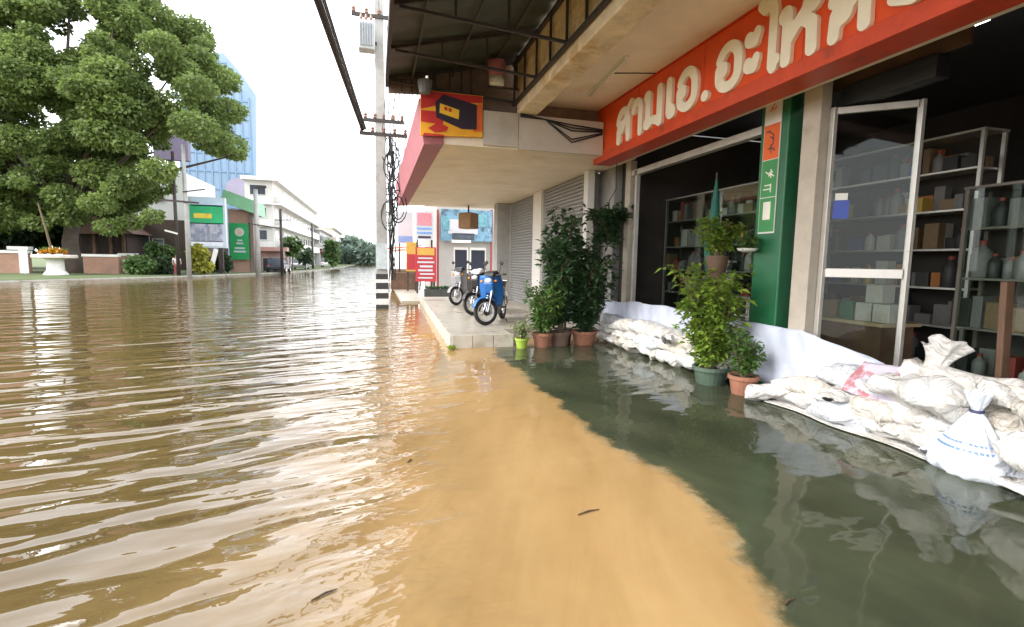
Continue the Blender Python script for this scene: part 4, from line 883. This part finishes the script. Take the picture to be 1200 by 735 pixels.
signboard('yellow and red stall board behind the red signboard', 476, 489, 284, 318, 24.6, cy, [(477, 488, 298, 316, cr)])
pl = thing('planter', 'dark low planter box on the pavement beyond the motorcycles', 'planter', (2.6, 20.5, .06))
build('box', MB().box(1.9, 3.7, 20.2, 20.7, .06, .38), mat('planter_dark', (.05, .055, .05), .8, .2, 4), pl); v, f = [], []
for _ in range(260): leaf(v, f, (random.uniform(1.95, 3.65), random.uniform(20.25, 20.65), .38), (random.uniform(-1, 1), random.uniform(-1, 1), 1), .2, .07)
build('foliage', (v, f), lf_dark, pl, kind='stuff')
for k, (px, Y) in enumerate(((470, 26), (474, 30), (468, 36))):
    p = onY(px, 330, Y); st = thing('market_stall', ('market stall with a striped orange canopy', 'market stall with a yellow canopy', 'market stall with a faded red canopy')[k]+' along the far pavement', 'stall', (p.x, Y, .06))
    build('counter', MB().box(p.x-.5, p.x+.8, Y-.4, Y+.4, .06, .9), wood, st); build('canopy', MB().poly([(p.x-.8, 2.05), (p.x+1.0, 2.25), (p.x+1.0, 2.3), (p.x-.8, 2.1)], 'y', Y-.7, Y+.7), (m_or, cy, cr)[k], st)
    for q in (-.7, .9): build('post', MB().beam((p.x+q, Y-.5, .06), (p.x+q, Y-.5, 2.08), .04), steel, st)

# ------------------------------------------------------------------ left bank: wall, planter, hedges
GZ = .10
brickm = mat('pinkish_brick', (.34, .20, .14), .85, .2, 2, .3, 12, dirt=(.2, .13, .1), dscale=1, dpos=(.5, .75))
def lowwall(label, xa, xb, ytop, Y, cap=True, pier=False):
    a, b = onY(xa, 315, Y), onY(xb, 315, Y); zt = onY((xa+xb)/2, ytop, Y).z
    t = thing('garden_wall', label, 'wall', (a.x, Y, GZ)); build('wall', MB().box(a.x, b.x, Y, Y+.3, GZ, zt-.2), brickm, t); build('coping', MB().box(a.x-.05, b.x+.05, Y-.08, Y+.38, zt-.198, zt), whitepaint, t)
    if pier: build('pier', MB().box(b.x-.55, b.x, Y-.14, Y-.082, GZ, zt+.05), whitepaint, t); build('pier_cap', MB().box(b.x-1.2, b.x+.1, Y-.2, Y+.4, zt+.052, zt+.3), whitepaint, t)
lowwall('low pinkish wall with a white pier and coping on the grass bank', -60, 35, 293, 46, pier=True)
lowwall('low pinkish wall with white coping beyond the round planter', 98, 139, 298, 46.5)
lowwall('plain low wall section behind the hedge', 140, 160, 297, 49)
tY = 43.0
def tp(px, py): return onY(px, py, tY)
tb = thing('round_planter', 'round white pedestal table holding orange flowers on the grass bank', 'planter', (tp(65, 323).x, tY, GZ))
cx = tp(65, 310).x; s_ = (tp(90, 310).x-tp(40, 310).x)/2
build('pedestal', MB().lathe([(s_*.56, GZ), (s_*.52, GZ+.12), (s_*.40, GZ+.3), (s_*.38, tp(65, 305).z), (s_*.5, tp(65, 303).z)], (cx, tY, 0), 24), whitepaint, tb, smooth=False)
build('top', MB().lathe([(s_*.9, tp(65, 303).z+.002), (s_, tp(65, 302).z), (s_, tp(65, 299.5).z), (s_*.96, tp(65, 298.5).z)], (cx, tY, 0), 30), mat('planter_top', (.62, .55, .5), .7, .1, 3), tb)
v, f = [], []; zt_ = tp(65, 298.5).z
for _ in range(500):
    a = random.uniform(0, 6.28); q = s_*.62*math.sqrt(random.random()); leaf(v, f, (cx-.1+q*math.cos(a), tY+q*math.sin(a), zt_+random.uniform(0, .5)*(1-q/s_)), (random.uniform(-1, 1), random.uniform(-1, 1), random.uniform(.2, 1)), .22, .14)
build('orange_flowers', (v, f), leafmat('marigold', (.5, .16, .01), (.85, .45, .03), 2, .2), tb, kind='stuff')
v, f = [], []
for _ in range(160): a = random.uniform(0, 6.28); q = s_*.6*math.sqrt(random.random()); leaf(v, f, (cx-.1+q*math.cos(a), tY+q*math.sin(a), zt_+random.uniform(0, .4)), (random.uniform(-1, 1), random.uniform(-1, 1), random.uniform(0, 1)), .3, .12)
build('flower_leaves', (v, f), lf_mid, tb, kind='stuff')
build('thin_tree', MB().tube([(cx-.1, tY, zt_-.1), (cx-.4, tY, zt_+1.8), (cx-.9, tY+.3, zt_+3.6)], [.09, .07, .04], 7), bark, tb)
# leaf clouds for hedges and trees
def cloud(clumps, per_m2, L, r):
    """leaf faces spread over and inside ellipsoid clumps: (centre, radii)"""
    V = []; 
    for (c, ra) in clumps:
        area = 4*PI*((ra[0]*ra[1])**1.6/3+(ra[0]*ra[2])**1.6/3+(ra[1]*ra[2])**1.6/3)**(1/1.6); n = int(area*per_m2)
        d = r.normal(size=(n, 3)); d /= np.linalg.norm(d, axis=1)[:, None]; rr = r.uniform(.45, 1.08, n)**.6
        p = np.array(c)+d*rr[:, None]*np.array(ra)
        ax = d*np.array([1, 1, .5])+r.normal(size=(n, 3))*.75; ax[:, 2] -= .15; ax /= np.linalg.norm(ax, axis=1)[:, None]
        nm = d*.6+np.array([0, 0, .7])+r.normal(size=(n, 3))*.55; sd_ = np.cross(ax, nm); sd_ /= np.linalg.norm(sd_, axis=1)[:, None]+1e-6
        l = L*r.uniform(.55, 1.3, n)[:, None]; w = l*r.uniform(.28, .5, n)[:, None]
        V.append(np.stack([p, p+ax*l*.5+sd_*w, p+ax*l-np.array([0, 0, .15])*l, p+ax*l*.5-sd_*w], 1))
    V = np.concatenate(V).reshape(-1, 3); F = [(4*i, 4*i+1, 4*i+2, 4*i+3) for i in range(len(V)//4)]
    return V.tolist(), F
def bush(label, px, py, rpx, rpy, Y, m, seed, name='shrub', cat='shrub', dens=60, L=.28):
    r = np.random.default_rng(seed); c = onY(px, py, Y); k = Y*1.03/FPX; t = thing(name, label, cat, (c.x, Y, GZ))
    R1, R2 = rpx*k, rpy*k; cl = [((c.x, Y, c.z), (R1*.9, R1*.8, R2*.9))]+[((c.x+r.uniform(-.7, .7)*R1, Y+r.uniform(-.5, .5)*R1, c.z+r.uniform(-.6, .6)*R2), (R1*.45, R1*.45, R2*.45)) for _ in range(6)]
    build('foliage', cloud(cl, dens, L, r), m, t, kind='stuff'); build('stem', MB().tube([(c.x, Y, GZ-.05), (c.x, Y, c.z)], .06, 6), bark, t)
lf_tree = leafmat('leaf_tree', (.05, .085, .024), (.27, .36, .10), .35, .5); lf_far = leafmat('leaf_far', (.03, .065, .022), (.14, .24, .06), .5); lf_yel = leafmat('leaf_yellow', (.2, .22, .03), (.5, .48, .08), 1.2); lf_deep = leafmat('leaf_deep', (.012, .03, .014), (.05, .09, .035), .4)
bush('clipped hedge block at the edge of the bank', 163, 310, 13, 10, 44.5, lf_far, 51); bush('rounded topiary shrub behind the hedge block', 190, 297, 12, 10, 47.5, lf_far, 52); bush('low dark hedge beneath the rounded shrub', 186, 312, 17, 8, 46, lf_deep, 53)
bush('yellow-green shrub below the large screen', 232, 300, 9, 12, 47, lf_yel, 54); bush('small yellow-green plant beside the leaning white board', 240, 312, 7, 6, 46.5, lf_yel, 55); bush('dark green hedge behind the screen posts', 255, 307, 12, 10, 51, lf_deep, 56)
wbd = thing('white_board', 'leaning white board beside the yellow-green shrub', 'board', tuple(onY(250, 315, 47.2))); p, q = onY(247, 316, 47.2), onY(256, 292, 47.2); build('board', MB().beam((p.x, 47.2, p.z), (q.x-.2, 47.3, q.z), .35, .05), whitepaint, wbd); build('prop', MB().beam((q.x-.2, 47.4, q.z-.2), (q.x+.2, 48.0, GZ), .05), steel, wbd)

# ------------------------------------------------------------------ big tree
def in_poly(x, y, P):
    c = False; j = len(P)-1
    for i in range(len(P)):
        if (P[i][1] > y) != (P[j][1] > y) and x < (P[j][0]-P[i][0])*(y-P[i][1])/(P[j][1]-P[i][1])+P[i][0]: c = not c
        j = i
    return c
def tree_from(label, outline, Y0, bulge, n, trunk_px, seed, m, dens, L, rr=(1.0, 2.3), flat_=.62, trunk_r=.9, limbs=12, group=None):
    r = np.random.default_rng(seed); xs = [p[0] for p in outline]; ys = [p[1] for p in outline]; cl = []; mx, my = np.mean(xs), np.mean(ys)
    while len(cl) < n:
        x, y = r.uniform(min(xs), max(xs)), r.uniform(min(ys), max(ys))
        R_ = r.uniform(*rr); rp_ = R_*FPX/Y0*.75
        if not all(in_poly(x+dx*rp_, y+dy*rp_*.7, outline) for dx, dy in ((0, 0), (1, 0), (-1, 0), (0, 1), (0, -1))): 
            if not in_poly(x, y, outline) or r.random() > .12: continue
            R_ *= .55
        e = max(abs(x-mx)/(max(xs)-min(xs))*2, abs(y-my)/(max(ys)-min(ys))*2); dd = bulge*math.sqrt(max(.05, 1-min(1, e)**2))
        Y = Y0+r.uniform(-dd, dd); p = onY(x, y, Y); cl.append(((p.x, p.y, p.z), (R_, R_, R_*flat_)))
    b = onZ(*trunk_px, GZ) if False else onY(trunk_px[0], 318, Y0); t = thing('tree', label, 'tree', (b.x, Y0, GZ), 0, group)
    build('crown', cloud(cl, dens, L, r), m, t, kind='stuff')
    tb_ = MB(); fork = onY(trunk_px[0]+r.uniform(-3, 3), trunk_px[1], Y0); h = fork.z-GZ
    tb_.tube([(b.x, Y0, GZ-.2), (b.x+.1, Y0, GZ+h*.15), (b.x-.1, Y0, GZ+h*.55), (fork.x, Y0, fork.z)], [trunk_r*1.35, trunk_r, trunk_r*.85, trunk_r*.75], 12); build('trunk', tb_, mat('tree_bark', (.085, .065, .05), .9, .3, 2, .8, 8), t, smooth=True)
    for c, _ in sorted(cl, key=lambda q: q[0][2])[::max(1, n//limbs)]:
        c = Vector(c); f_ = Vector((fork.x, Y0, fork.z-h*.1)); mid = f_.lerp(c, .5)+Vector((r.uniform(-.8, .8), r.uniform(-.8, .8), r.uniform(.2, 1.2)))
        build('limb', MB().tube([f_, f_.lerp(mid, .5)+Vector((0, 0, .4)), mid, c], [trunk_r*.5, trunk_r*.36, trunk_r*.22, .05], 7), MATS['tree_bark'], t, smooth=True)
    return t
OUT = [(-140, -60), (60, -75), (165, -35), (195, 8), (228, 18), (252, 52), (279, 92), (287, 128), (276, 152), (288, 188), (262, 192), (240, 178), (222, 152), (204, 172), (208, 205), (190, 232), (184, 266), (168, 302), (148, 290), (128, 280), (104, 268), (70, 262), (40, 276), (10, 270), (-140, 285)]
tree_from('large spreading rain tree over the grass bank', OUT, 48, 7.5, 470, (86, 255), 61, lf_tree, 58, .27, (.6, 1.7), .62, .6, 22)
# darker trees and pavilion behind it
tree_from('dark tree standing behind the low wall', [(-120, 150), (0, 160), (70, 185), (95, 230), (80, 285), (-120, 295)], 62, 4, 46, (10, 290), 62, lf_deep, 12, .7, (1.4, 2.4), .8, .4, 6)
tree_from('dark tree behind the pavilion roof', [(60, 200), (130, 190), (170, 215), (172, 285), (60, 290)], 66, 4, 34, (120, 290), 63, lf_deep, 12, .7, (1.3, 2.2), .8, .4, 5)
pv = thing('pavilion', 'dark open pavilion with reddish tiered roof under the big tree', 'pavilion', tuple(onY(115, 318, 56)))
dkwall = mat('pavilion_dark', (.05, .035, .03), .8, .2, 2); rf = mat('pavilion_roof', (.13, .07, .06), .7, .3, 2)
def px3(x0, x1, y0, y1, Y, d, m, parent, name): a, b = onY(x0, y1, Y), onY(x1, y0, Y); return build(name, MB().box(a.x, b.x, Y, Y+d, a.z, b.z), m, parent)
px3(92, 148, 272, 322, 56, 5, dkwall, pv, 'wall')
for k, (x0, x1, yb, yt) in enumerate(((84, 156, 274, 262), (96, 142, 258, 247))):
    a, b, c2 = onY(x0, yb, 55.2), onY(x1, yb, 55.2), onY((x0+x1)/2, yt, 55.2); build('roof', MB().poly([(a.x, a.z), (b.x, b.z), (c2.x+1.2, c2.z), (c2.x-1.2, c2.z)], 'y', 55.2, 61), rf, pv)
for px in (94, 113, 132, 147): p = onY(px, 318, 55.8); q = onY(px, 273, 55.8); build('column', MB().beam((p.x, 55.8, GZ), (p.x, 55.8, q.z), .22), wood, pv)

# ------------------------------------------------------------------ street furniture on the left bank
def lpole(label, px, ytop, Y, r_, m, arms=()):
    p = onY(px, 322, Y); q = onY(px, ytop, Y); t = thing('street_pole', label, 'pole', (p.x, Y, GZ)); build('shaft', MB().tube([(p.x, Y, -.2), (p.x, Y, q.z)], [r_, r_*.75], 8), m, t, smooth=True)
    for (x0, y0, x1, y1, w, mm) in arms: a, b = onY(x0, y0, Y-.15), onY(x1, y1, Y-.15); build('arm', MB().beam(a, b, w), mm, t)
    return t
lpole('dark street pole beside the rounded shrub', 209.5, 178, 43.5, .14, steel, [(193, 270, 208, 274, .12, whitepaint)])
lpole('grey street pole with a long cross arm before the large screen', 222, 170, 42.5, .17, pole_m, [(186, 234, 233, 238, .13, steel), (214, 225, 240, 222, .08, steel)])
lpole('concrete street pole with a lamp head beside the green banner', 303, 222, 50, .24, pole_m, [(301, 220, 312, 219, .22, steel), (291, 262, 330, 268, .1, steel)])
lpole('slim dark street pole in front of the white building', 331, 245, 53, .15, steel, [(322, 258, 340, 258, .08, steel)])
lpole('distant street pole near the end of the road', 367, 262, 75, .16, steel)
# large outdoor screen
sc_ = thing('advert_screen', 'large outdoor screen with green upper band and a hazy cityscape picture', 'billboard', tuple(onY(242, 318, 49)))
px3(222, 263, 232, 290, 49, .5, mat('screen_back', (.5, .56, .62), .5, .1, 1), sc_, 'cabinet')
sg = mat('screen_green', srgb((30, 170, 110)), .4, .25, .6); sw = mat('screen_sky', srgb((190, 215, 235)), .4, .06, .5); sc1 = mat('screen_city', srgb((175, 175, 190)), .4, .3, .9, dirt=srgb((90, 110, 150)), dscale=1.1, dpos=(.48, .6)); 
quad('picture_band', 224, 261, 233, 241, 48.99, sw, sc_); quad('picture_band', 223, 261, 241, 262, 48.99, sg, sc_); quad('picture_band', 224, 261, 262, 283, 48.99, sc1, sc_); quad('picture_band', 224, 261, 283, 288, 48.99, mat('screen_strip', (.7, .74, .82), .4, .1, 2), sc_)
quad('yellow_lettering', 227, 248, 250.5, 255.5, 48.97, mat('screen_yellow', srgb((225, 200, 70)), .4, .2, 3), sc_)
for x0, x1, y0 in ((229, 234, 267), (236, 240, 272), (243, 246, 265), (248, 254, 274)): quad('picture_tower', x0, x1, y0, 282, 48.97, mat('screen_tower', srgb((140, 145, 160)), .4, .2, 2), sc_)
for px in (225, 260): p = onY(px, 318, 49.3); q = onY(px, 290, 49.3); build('post', MB().beam((p.x, 49.3, GZ), (p.x, 49.3, q.z+.1), .35), steel, sc_)
# green vertical banner on a brown column
gb = thing('gate_tower', 'pinkish-brown gate column with a green tiled roof', 'tower', tuple(onY(281, 320, 55)))
px3(270, 293, 246, 322, 55, 2.2, mat('gate_brown', (.38, .24, .18), .8, .12, 1, dirt=(.28, .18, .14), dscale=.8, dpos=(.5, .8)), gb, 'column')
a, b, c2, d2 = onY(258, 236, 54.2), onY(302, 252, 54.2), onY(300, 236, 54.2), onY(262, 222, 54.2); build('roof', MB().poly([(a.x, a.z), (b.x, b.z), (c2.x, c2.z), (d2.x, d2.z)], 'y', 54.2, 58), mat('roof_green', srgb((125, 180, 140)), .6, .12, 1), gb)
for px in (266, 297): p = onY(px, 320, 54.9); q = onY(px, 240, 54.9); build('post', MB().beam((p.x, 54.9, GZ), (p.x, 54.9, q.z), .3), mat('gate_post', (.16, .13, .11), .7, .2, 1), gb)
vb = thing('green_banner', 'tall green vertical banner with a white round emblem and text', 'banner', tuple(onY(281, 303, 54.5)))
gnm = mat('banner_green', srgb((20, 140, 75)), .45, .12, 1)
quad('cloth', 270.5, 291, 262, 304, 54.5, gnm, vb, .05)
c_ = onY(280.5, 272, 54.44); build('emblem', MB().lathe([(.42, 54.43), (.42, 54.447)], (c_.x, 0, c_.z), 20, 'y'), cw, vb); build('emblem_core', MB().lathe([(.26, 54.42), (.26, 54.428)], (c_.x, 0, c_.z), 16, 'y'), mat('emblem_tan', (.5, .42, .25), .5, .2), vb)
for y0, w in ((281, 3), (284.5, 4), (290, 6), (294, 7)): quad('text_row', 281-w, 281+w, y0, y0+1.8, 54.44, cw, vb)
# person wading beside the poles
def person(loc, h, face, label):
    t = thing('person', label, 'person', loc, face)
    def skin(name, pts, edges, rad_, m, root=0):
        me = bpy.data.meshes.new(name); me.from_pydata([tuple(np.array(p)*h/1.7) for p in pts], edges, []); o = bpy.data.objects.new(name, me); COL.objects.link(o); o.parent = t
        o.modifiers.new('skin', 'SKIN'); 
        for i, r_ in enumerate(rad_): me.skin_vertices[0].data[i].radius = (r_[0]*h/1.7, r_[1]*h/1.7)
        me.skin_vertices[0].data[root].use_root = True; s2 = o.modifiers.new('sub', 'SUBSURF'); s2.levels = 2; s2.render_levels = 2; me.materials.append(m); return o
    J = [(0, 0, .92), (0, 0, 1.12), (0, 0, 1.36), (.01, 0, 1.47), (.02, 0, 1.56), (.02, 0, 1.68), (0, .18, 1.38), (.05, .25, 1.12), (.2, .20, .98), (0, -.18, 1.38), (.02, -.26, 1.12), (.12, -.22, .90), (0, .09, .86), (.04, .10, .48), (0, .10, .07), (.13, .10, .03), (0, -.09, .86), (-.04, -.10, .48), (-.12, -.10, .08), (.02, -.10, .03)]
    E_ = [(0, 1), (1, 2), (2, 3), (3, 4), (4, 5), (2, 6), (6, 7), (7, 8), (2, 9), (9, 10), (10, 11), (0, 12), (12, 13), (13, 14), (14, 15), (0, 16), (16, 17), (17, 18), (18, 19)]
    Rr = [(.12, .15), (.11, .14), (.11, .15), (.055, .055), (.10, .085), (.08, .07), (.055, .055), (.042, .042), (.032, .032), (.055, .055), (.042, .042), (.032, .032), (.085, .085), (.058, .058), (.04, .04), (.035, .045), (.085, .085), (.058, .058), (.04, .04), (.035, .045)]
    skin('body', J, E_, Rr, mat('skin', (.36, .20, .13), .6, .1))
    sh_ = skin('shirt', [J[0], J[1], J[2], J[6], (.03, .22, 1.22), J[9], (.01, -.23, 1.22)], [(0, 1), (1, 2), (2, 3), (3, 4), (2, 5), (5, 6)], [(.135, .165), (.13, .16), (.13, .17), (.07, .07), (.065, .065), (.07, .07), (.065, .065)], mat('shirt_white', (.6, .6, .62), .8, .1))
    skin('trousers', [J[0], J[12], J[13], (.02, .10, .3), J[16], J[17], (-.07, -.10, .3)], [(0, 1), (1, 2), (2, 3), (0, 4), (4, 5), (5, 6)], [(.14, .17), (.10, .10), (.075, .075), (.065, .065), (.10, .10), (.075, .075), (.065, .065)], mat('trousers_red', (.28, .06, .07), .8, .1))
    build('hair', MB().ell((.005*h, 0, 1.64*h/1.7), .085, .08, .085), mat('hair_black', (.015, .012, .01), .6), t, smooth=True, local=True)
p = onZ(208, 324, .0); person((p.x, p.y, -.12), 1.82, rad(-60), 'person in a white top and dark red trousers wading beside the street poles')
# ------------------------------------------------------------------ buildings on the left
tw = thing('blue_tower', 'tall pale blue glass tower behind the big tree', 'tower', tuple(onY(260, 318, 95)))
tm = mat('tower_glass', srgb((118, 143, 168)), .3, .10, .12, dirt=srgb((135, 156, 176)), dscale=.08, dpos=(.4, .65))
P_ = [onY(*q, 95) for q in ((212, 320), (301, 320), (300, 112), (284, 88), (262, 62), (212, 62))]; build('body', MB().poly([(q.x, q.z) for q in P_], 'y', 95, 112), tm, tw)
mm = mat('tower_mullion', srgb((108, 136, 166)), .4, .05)
for px in range(218, 300, 9):
    p = onY(px, 320, 94.9); q = onY(px, 66 if px < 262 else 66+(px-262)*1.25, 94.9); build('mullion', MB().box(p.x-.12, p.x+.12, 94.85, 94.99, 0, q.z-.4), mm, tw)
for k in range(14):
    z = 4+2.9*k
    if z > P_[4].z-.5: break
    xa = P_[0].x; xb = P_[1].x if z < P_[2].z-1 else P_[3].x-2.2; build('floor_band', MB().box(xa, xb-.1, 94.87, 94.995, z, z+.25), mm, tw)
a = onY(279, 218, 94.6); build('mural_dome', MB().lathe([(2.0, 94.78), (2.0, 94.84)], (a.x, 0, a.z-.6), 24, 'y'), mat('mural_pink', srgb((140, 135, 155)), .5, .1, .4), tw)
def bld(name, label, x0, x1, ytop, ybot, Y, depth, m, rows=(), roof=None, cat='building'):
    t = thing(name, label, cat, tuple(onY((x0+x1)/2, 318, Y))); px3(x0, x1, ytop, ybot, Y, depth, m, t, 'wall')
    for (a, b, c, d) in rows:
        w = quad('window', a, b, c, d, Y-.002, mat('win_frame', (.6, .6, .58), .5, .05), t, .08); quad('pane', a+.6, b-.6, c+.6, d-.6, Y-.084, mat('far_pane', (.06, .07, .09), .1, .2, 1), w, .02)
    if roof: px3(x0-2, x1+2, roof, ytop-.1, Y-.5, depth+1, concrete, t, 'roof')
    return t
bld('white_building', 'plain white building end wall above a dark brown shop front', 140, 217, 203, 258, 60, 10, mat('bld_white', (.66, .69, .70), .7, .06, .4), [(150, 158, 222, 236), (166, 174, 222, 236), (182, 190, 222, 236)])
bld('brown_shopfront', 'dark brown shop front below the white end wall', 136, 219, 258.5, 322, 59.5, 9, mat('bld_brown', (.075, .055, .045), .7, .2, .6), [(150, 160, 276, 300), (165, 175, 276, 300), (180, 192, 280, 302)])
bld('rooftop_screen', 'dark violet rooftop hoarding seen through the tree', 180, 219, 152, 186, 72, 1, mat('hoarding_violet', (.09, .075, .12), .6, .15, .4), cat='hoarding'); 
hp = bpy.data.objects['rooftop_screen']
for px in (184, 199, 215): p = onY(px, 186, 72.5); build('leg', MB().beam((p.x, 72.5, GZ), (p.x, 72.5, p.z), .3), steel, hp)
# white balcony building and the row behind it: facades along the street
def facade(name, label, X, pxa, pxb, ztop, floors, m, bands, seed, win=1, roofm=None, awn=None, dw=11):
    """building whose street face lies in the plane x = X between two picture columns"""
    r = random.Random(seed); ya, yb = onX(pxa, 305, X).y, onX(pxb, 305, X).y; t = thing(name, label, 'building', (X, ya, GZ)); fh = ztop/floors; DW = dw
    build('wall', MB().box(X-DW, X, ya, yb, GZ, ztop), m, t)
    build('roof', MB().box(X-DW-.3, X+.7, ya-.5, yb+.5, ztop+.002, ztop+.45), roofm or whitepaint, t)
    for k in range(1, floors):
        z = fh*k; b_ = build('balcony', MB().box(X+.002, X+1.0, ya+.1, yb-.1, z-.15, z+.1), bands, t); build('railing', MB().box(X+.92, X+1.0, ya+.1, yb-.1, z+.102, z+.95), bands, b_)
        build('end_band', MB().box(X-DW+.1, X-.1, ya-.35, ya-.002, z-.15, z+.1), bands, t); build('end_railing', MB().box(X-DW+.1, X-.1, ya-.35, ya-.28, z+.102, z+.8), bands, t)
    for k in range(floors):
        z0 = fh*k+(.1 if k == 0 else .95); z1 = fh*(k+1)-.5; n = max(1, int((yb-ya)/3.2))
        for i in range(n):
            y = ya+(yb-ya)*(i+.18)/n; y2 = y+(yb-ya)/n*.62; w = build('window', MB().box(X+.003, X+.06, y, y2, z0, z1), MATS['win_frame'], t); build('pane', MB().box(X+.062, X+.07, y+.12, y2-.12, z0+.1, z1-.1), MATS['far_pane'] if k else mat('shop_dark', (.05, .045, .045), .6, .3, .6), w)
        for i in range(max(1, int(DW/3.4))):
            x = X-DW+.5+3.4*i; w = build('window', MB().box(x, x+2.0, ya-.06, ya-.003, z0, z1), MATS['win_frame'], t); build('pane', MB().box(x+.12, x+1.88, ya-.07, ya-.062, z0+.1, z1-.1), MATS['far_pane'], w)
    if awn: build('awning', MB().poly([(X+.01, 3.1), (X+1.8, 2.5), (X+1.8, 2.42), (X+.01, 3.0)], 'y', ya+.2, yb-.2), awn, t)
    return t
bw = mat('bld_cream', (.60, .585, .55), .75, .08, .3, dirt=(.42, .40, .36), dscale=.25, dpos=(.52, .75)); bg = mat('bld_grey', (.42, .42, .41), .75, .1, .3, dirt=(.28, .27, .25), dscale=.3, dpos=(.5, .75)); bt = mat('bld_tan', (.5, .44, .36), .75, .1, .3)
facade('apartment_building', 'white four-storey building with long balconies along the street', -12.5, 322, 372, 11.2, 4, bw, whitepaint, 1, dw=3.2)
facade('shop_house', 'grey two-storey shop house after the white four-storey building', -11.5, 375, 389, 7.6, 2, bg, bw, 2, awn=cr)
facade('shop_house', 'tan shop house with a flat white roof further along the street', -11.0, 390, 401, 9.6, 3, bt, whitepaint, 3, awn=mat('awn_white', (.6, .6, .6), .6))
facade('shop_house', 'pale low shop house at the far end of the row', -10.5, 402, 410, 8.2, 2, bw, bg, 4)
bld('low_shop', 'low pinkish shop in front of the white four-storey building', 306, 332, 292, 320, 58, 3, mat('bld_pink', (.45, .30, .27), .7, .15, .6), [(308, 316, 302, 318), (319, 330, 302, 318)])
lpk = bpy.data.objects['low_shop']; px3(302, 336, 290, 294, 56.6, 1.4, mat('awn_pink', (.42, .25, .22), .6, .1, 1), lpk, 'awning')
# roadside trees and far wood
for k, (px, py, rx, ry, Y, m) in enumerate(((342, 288, 9, 10, 60, lf_far), (390, 296, 8, 14, 80, lf_far), (358, 300, 6, 8, 66, lf_deep))):
    bush(('small roadside tree before the white four-storey building', 'leafy roadside tree before the tan shop house', 'dark roadside tree before the grey shop house')[k], px, py, rx, ry, Y, m, 70+k, 'tree', 'tree', 22, .5)
r = np.random.default_rng(80); cl = []
for k in range(40): x = r.uniform(404, 440); Y = r.uniform(140, 200); p = onY(x, r.uniform(286, 308)+max(0, (x-418))*.6, Y); cl.append(((p.x, Y, max(1, p.z)), (2.6, 2.6, 2.2)))
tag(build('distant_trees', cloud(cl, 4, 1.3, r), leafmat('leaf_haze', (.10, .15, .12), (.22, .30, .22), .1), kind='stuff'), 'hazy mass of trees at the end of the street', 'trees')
# far vehicles along the left kerb
def car(label, px, Y, m, hd=rad(90)):
    p = onY(px, 318, Y); t = thing('parked_car', label, 'car', (p.x, Y, .0), hd); L = lambda n, mb, mm, pa=t, **k: build(n, mb, mm, pa, local=True, **k)
    L('body', MB().poly([(-2.1, .35), (2.1, .35), (2.15, .75), (1.3, .92), (-2.0, .95), (-2.15, .7)], 'y', -.85, .85), m, bevel=.08); L('cabin', MB().poly([(-1.7, .952), (1.2, .922), (.5, 1.45), (-1.3, 1.48)], 'y', -.74, .74), MATS['far_pane'], bevel=.06)
    L('roof', MB().box(-1.25, .45, -.70, .70, 1.482, 1.52), m, bevel=.02)
    for x in (-1.3, 1.35):
        for s in (-1, 1): w = L('wheel', MB().lathe([(.31, -.1), (.33, -.06), (.33, .06), (.31, .1)], (x, .80*s, .33), 18, 'y'), rubber); L('rim', MB().lathe([(.2, -.11), (.2, .11)], (x, .80*s, .33), 14, 'y'), chrome, w)
    for s in (-1, 1): L('headlight', MB().ell((2.1, .6*s, .68), .06, .16, .08), glassy_head); L('tail_light', MB().ell((-2.1, .62*s, .75), .05, .14, .08), MATS['tail_red'])
car('silver car parked below the white four-storey building', 352, 70, mat('car_silver', (.45, .46, .48), .3, .05, metal=.4)); car('white pickup-height car parked before the tan shop house', 384, 92, mat('car_white', (.7, .7, .7), .3, .05)); car('dark car parked beside the slim street pole', 327, 57, mat('car_dark', (.03, .035, .05), .25, .05))

# ------------------------------------------------------------------ small things afloat
twig_m = mat('twig', (.07, .045, .025), .8, .3, 9); yl = mat('yellow_leaf', (.42, .30, .06), .6, .2, 9)
for k, (px, py, L_, an) in enumerate(((690, 600, .16, .2), (380, 697, .12, .5), (1055, 555, .18, .1), (480, 540, .07, 1.0), (925, 705, .08, .3))):
    p = onZ(px, py, .006); d = Vector((math.cos(an), math.sin(an), 0))*L_/2
    tag(build('floating_twig', MB().tube([p-d, p+Vector((.004, .008, .003)), p+d], [.004, .006, .003], 6), twig_m), ('brown twig afloat on the pale muddy water', 'dark twig afloat on the rippled water', 'dark twig afloat beside the sandbag reflection', 'short twig afloat at the edge of the ripples', 'short twig afloat on the green water')[k], 'twig')
p = onZ(67, 440, .008); v, f = [], []; leaf(v, f, p, (.8, .5, .05), .09, .05)
tag(build('floating_leaf', (v, f), yl, thick=.002), 'single yellow leaf afloat on the muddy street water', 'leaf')
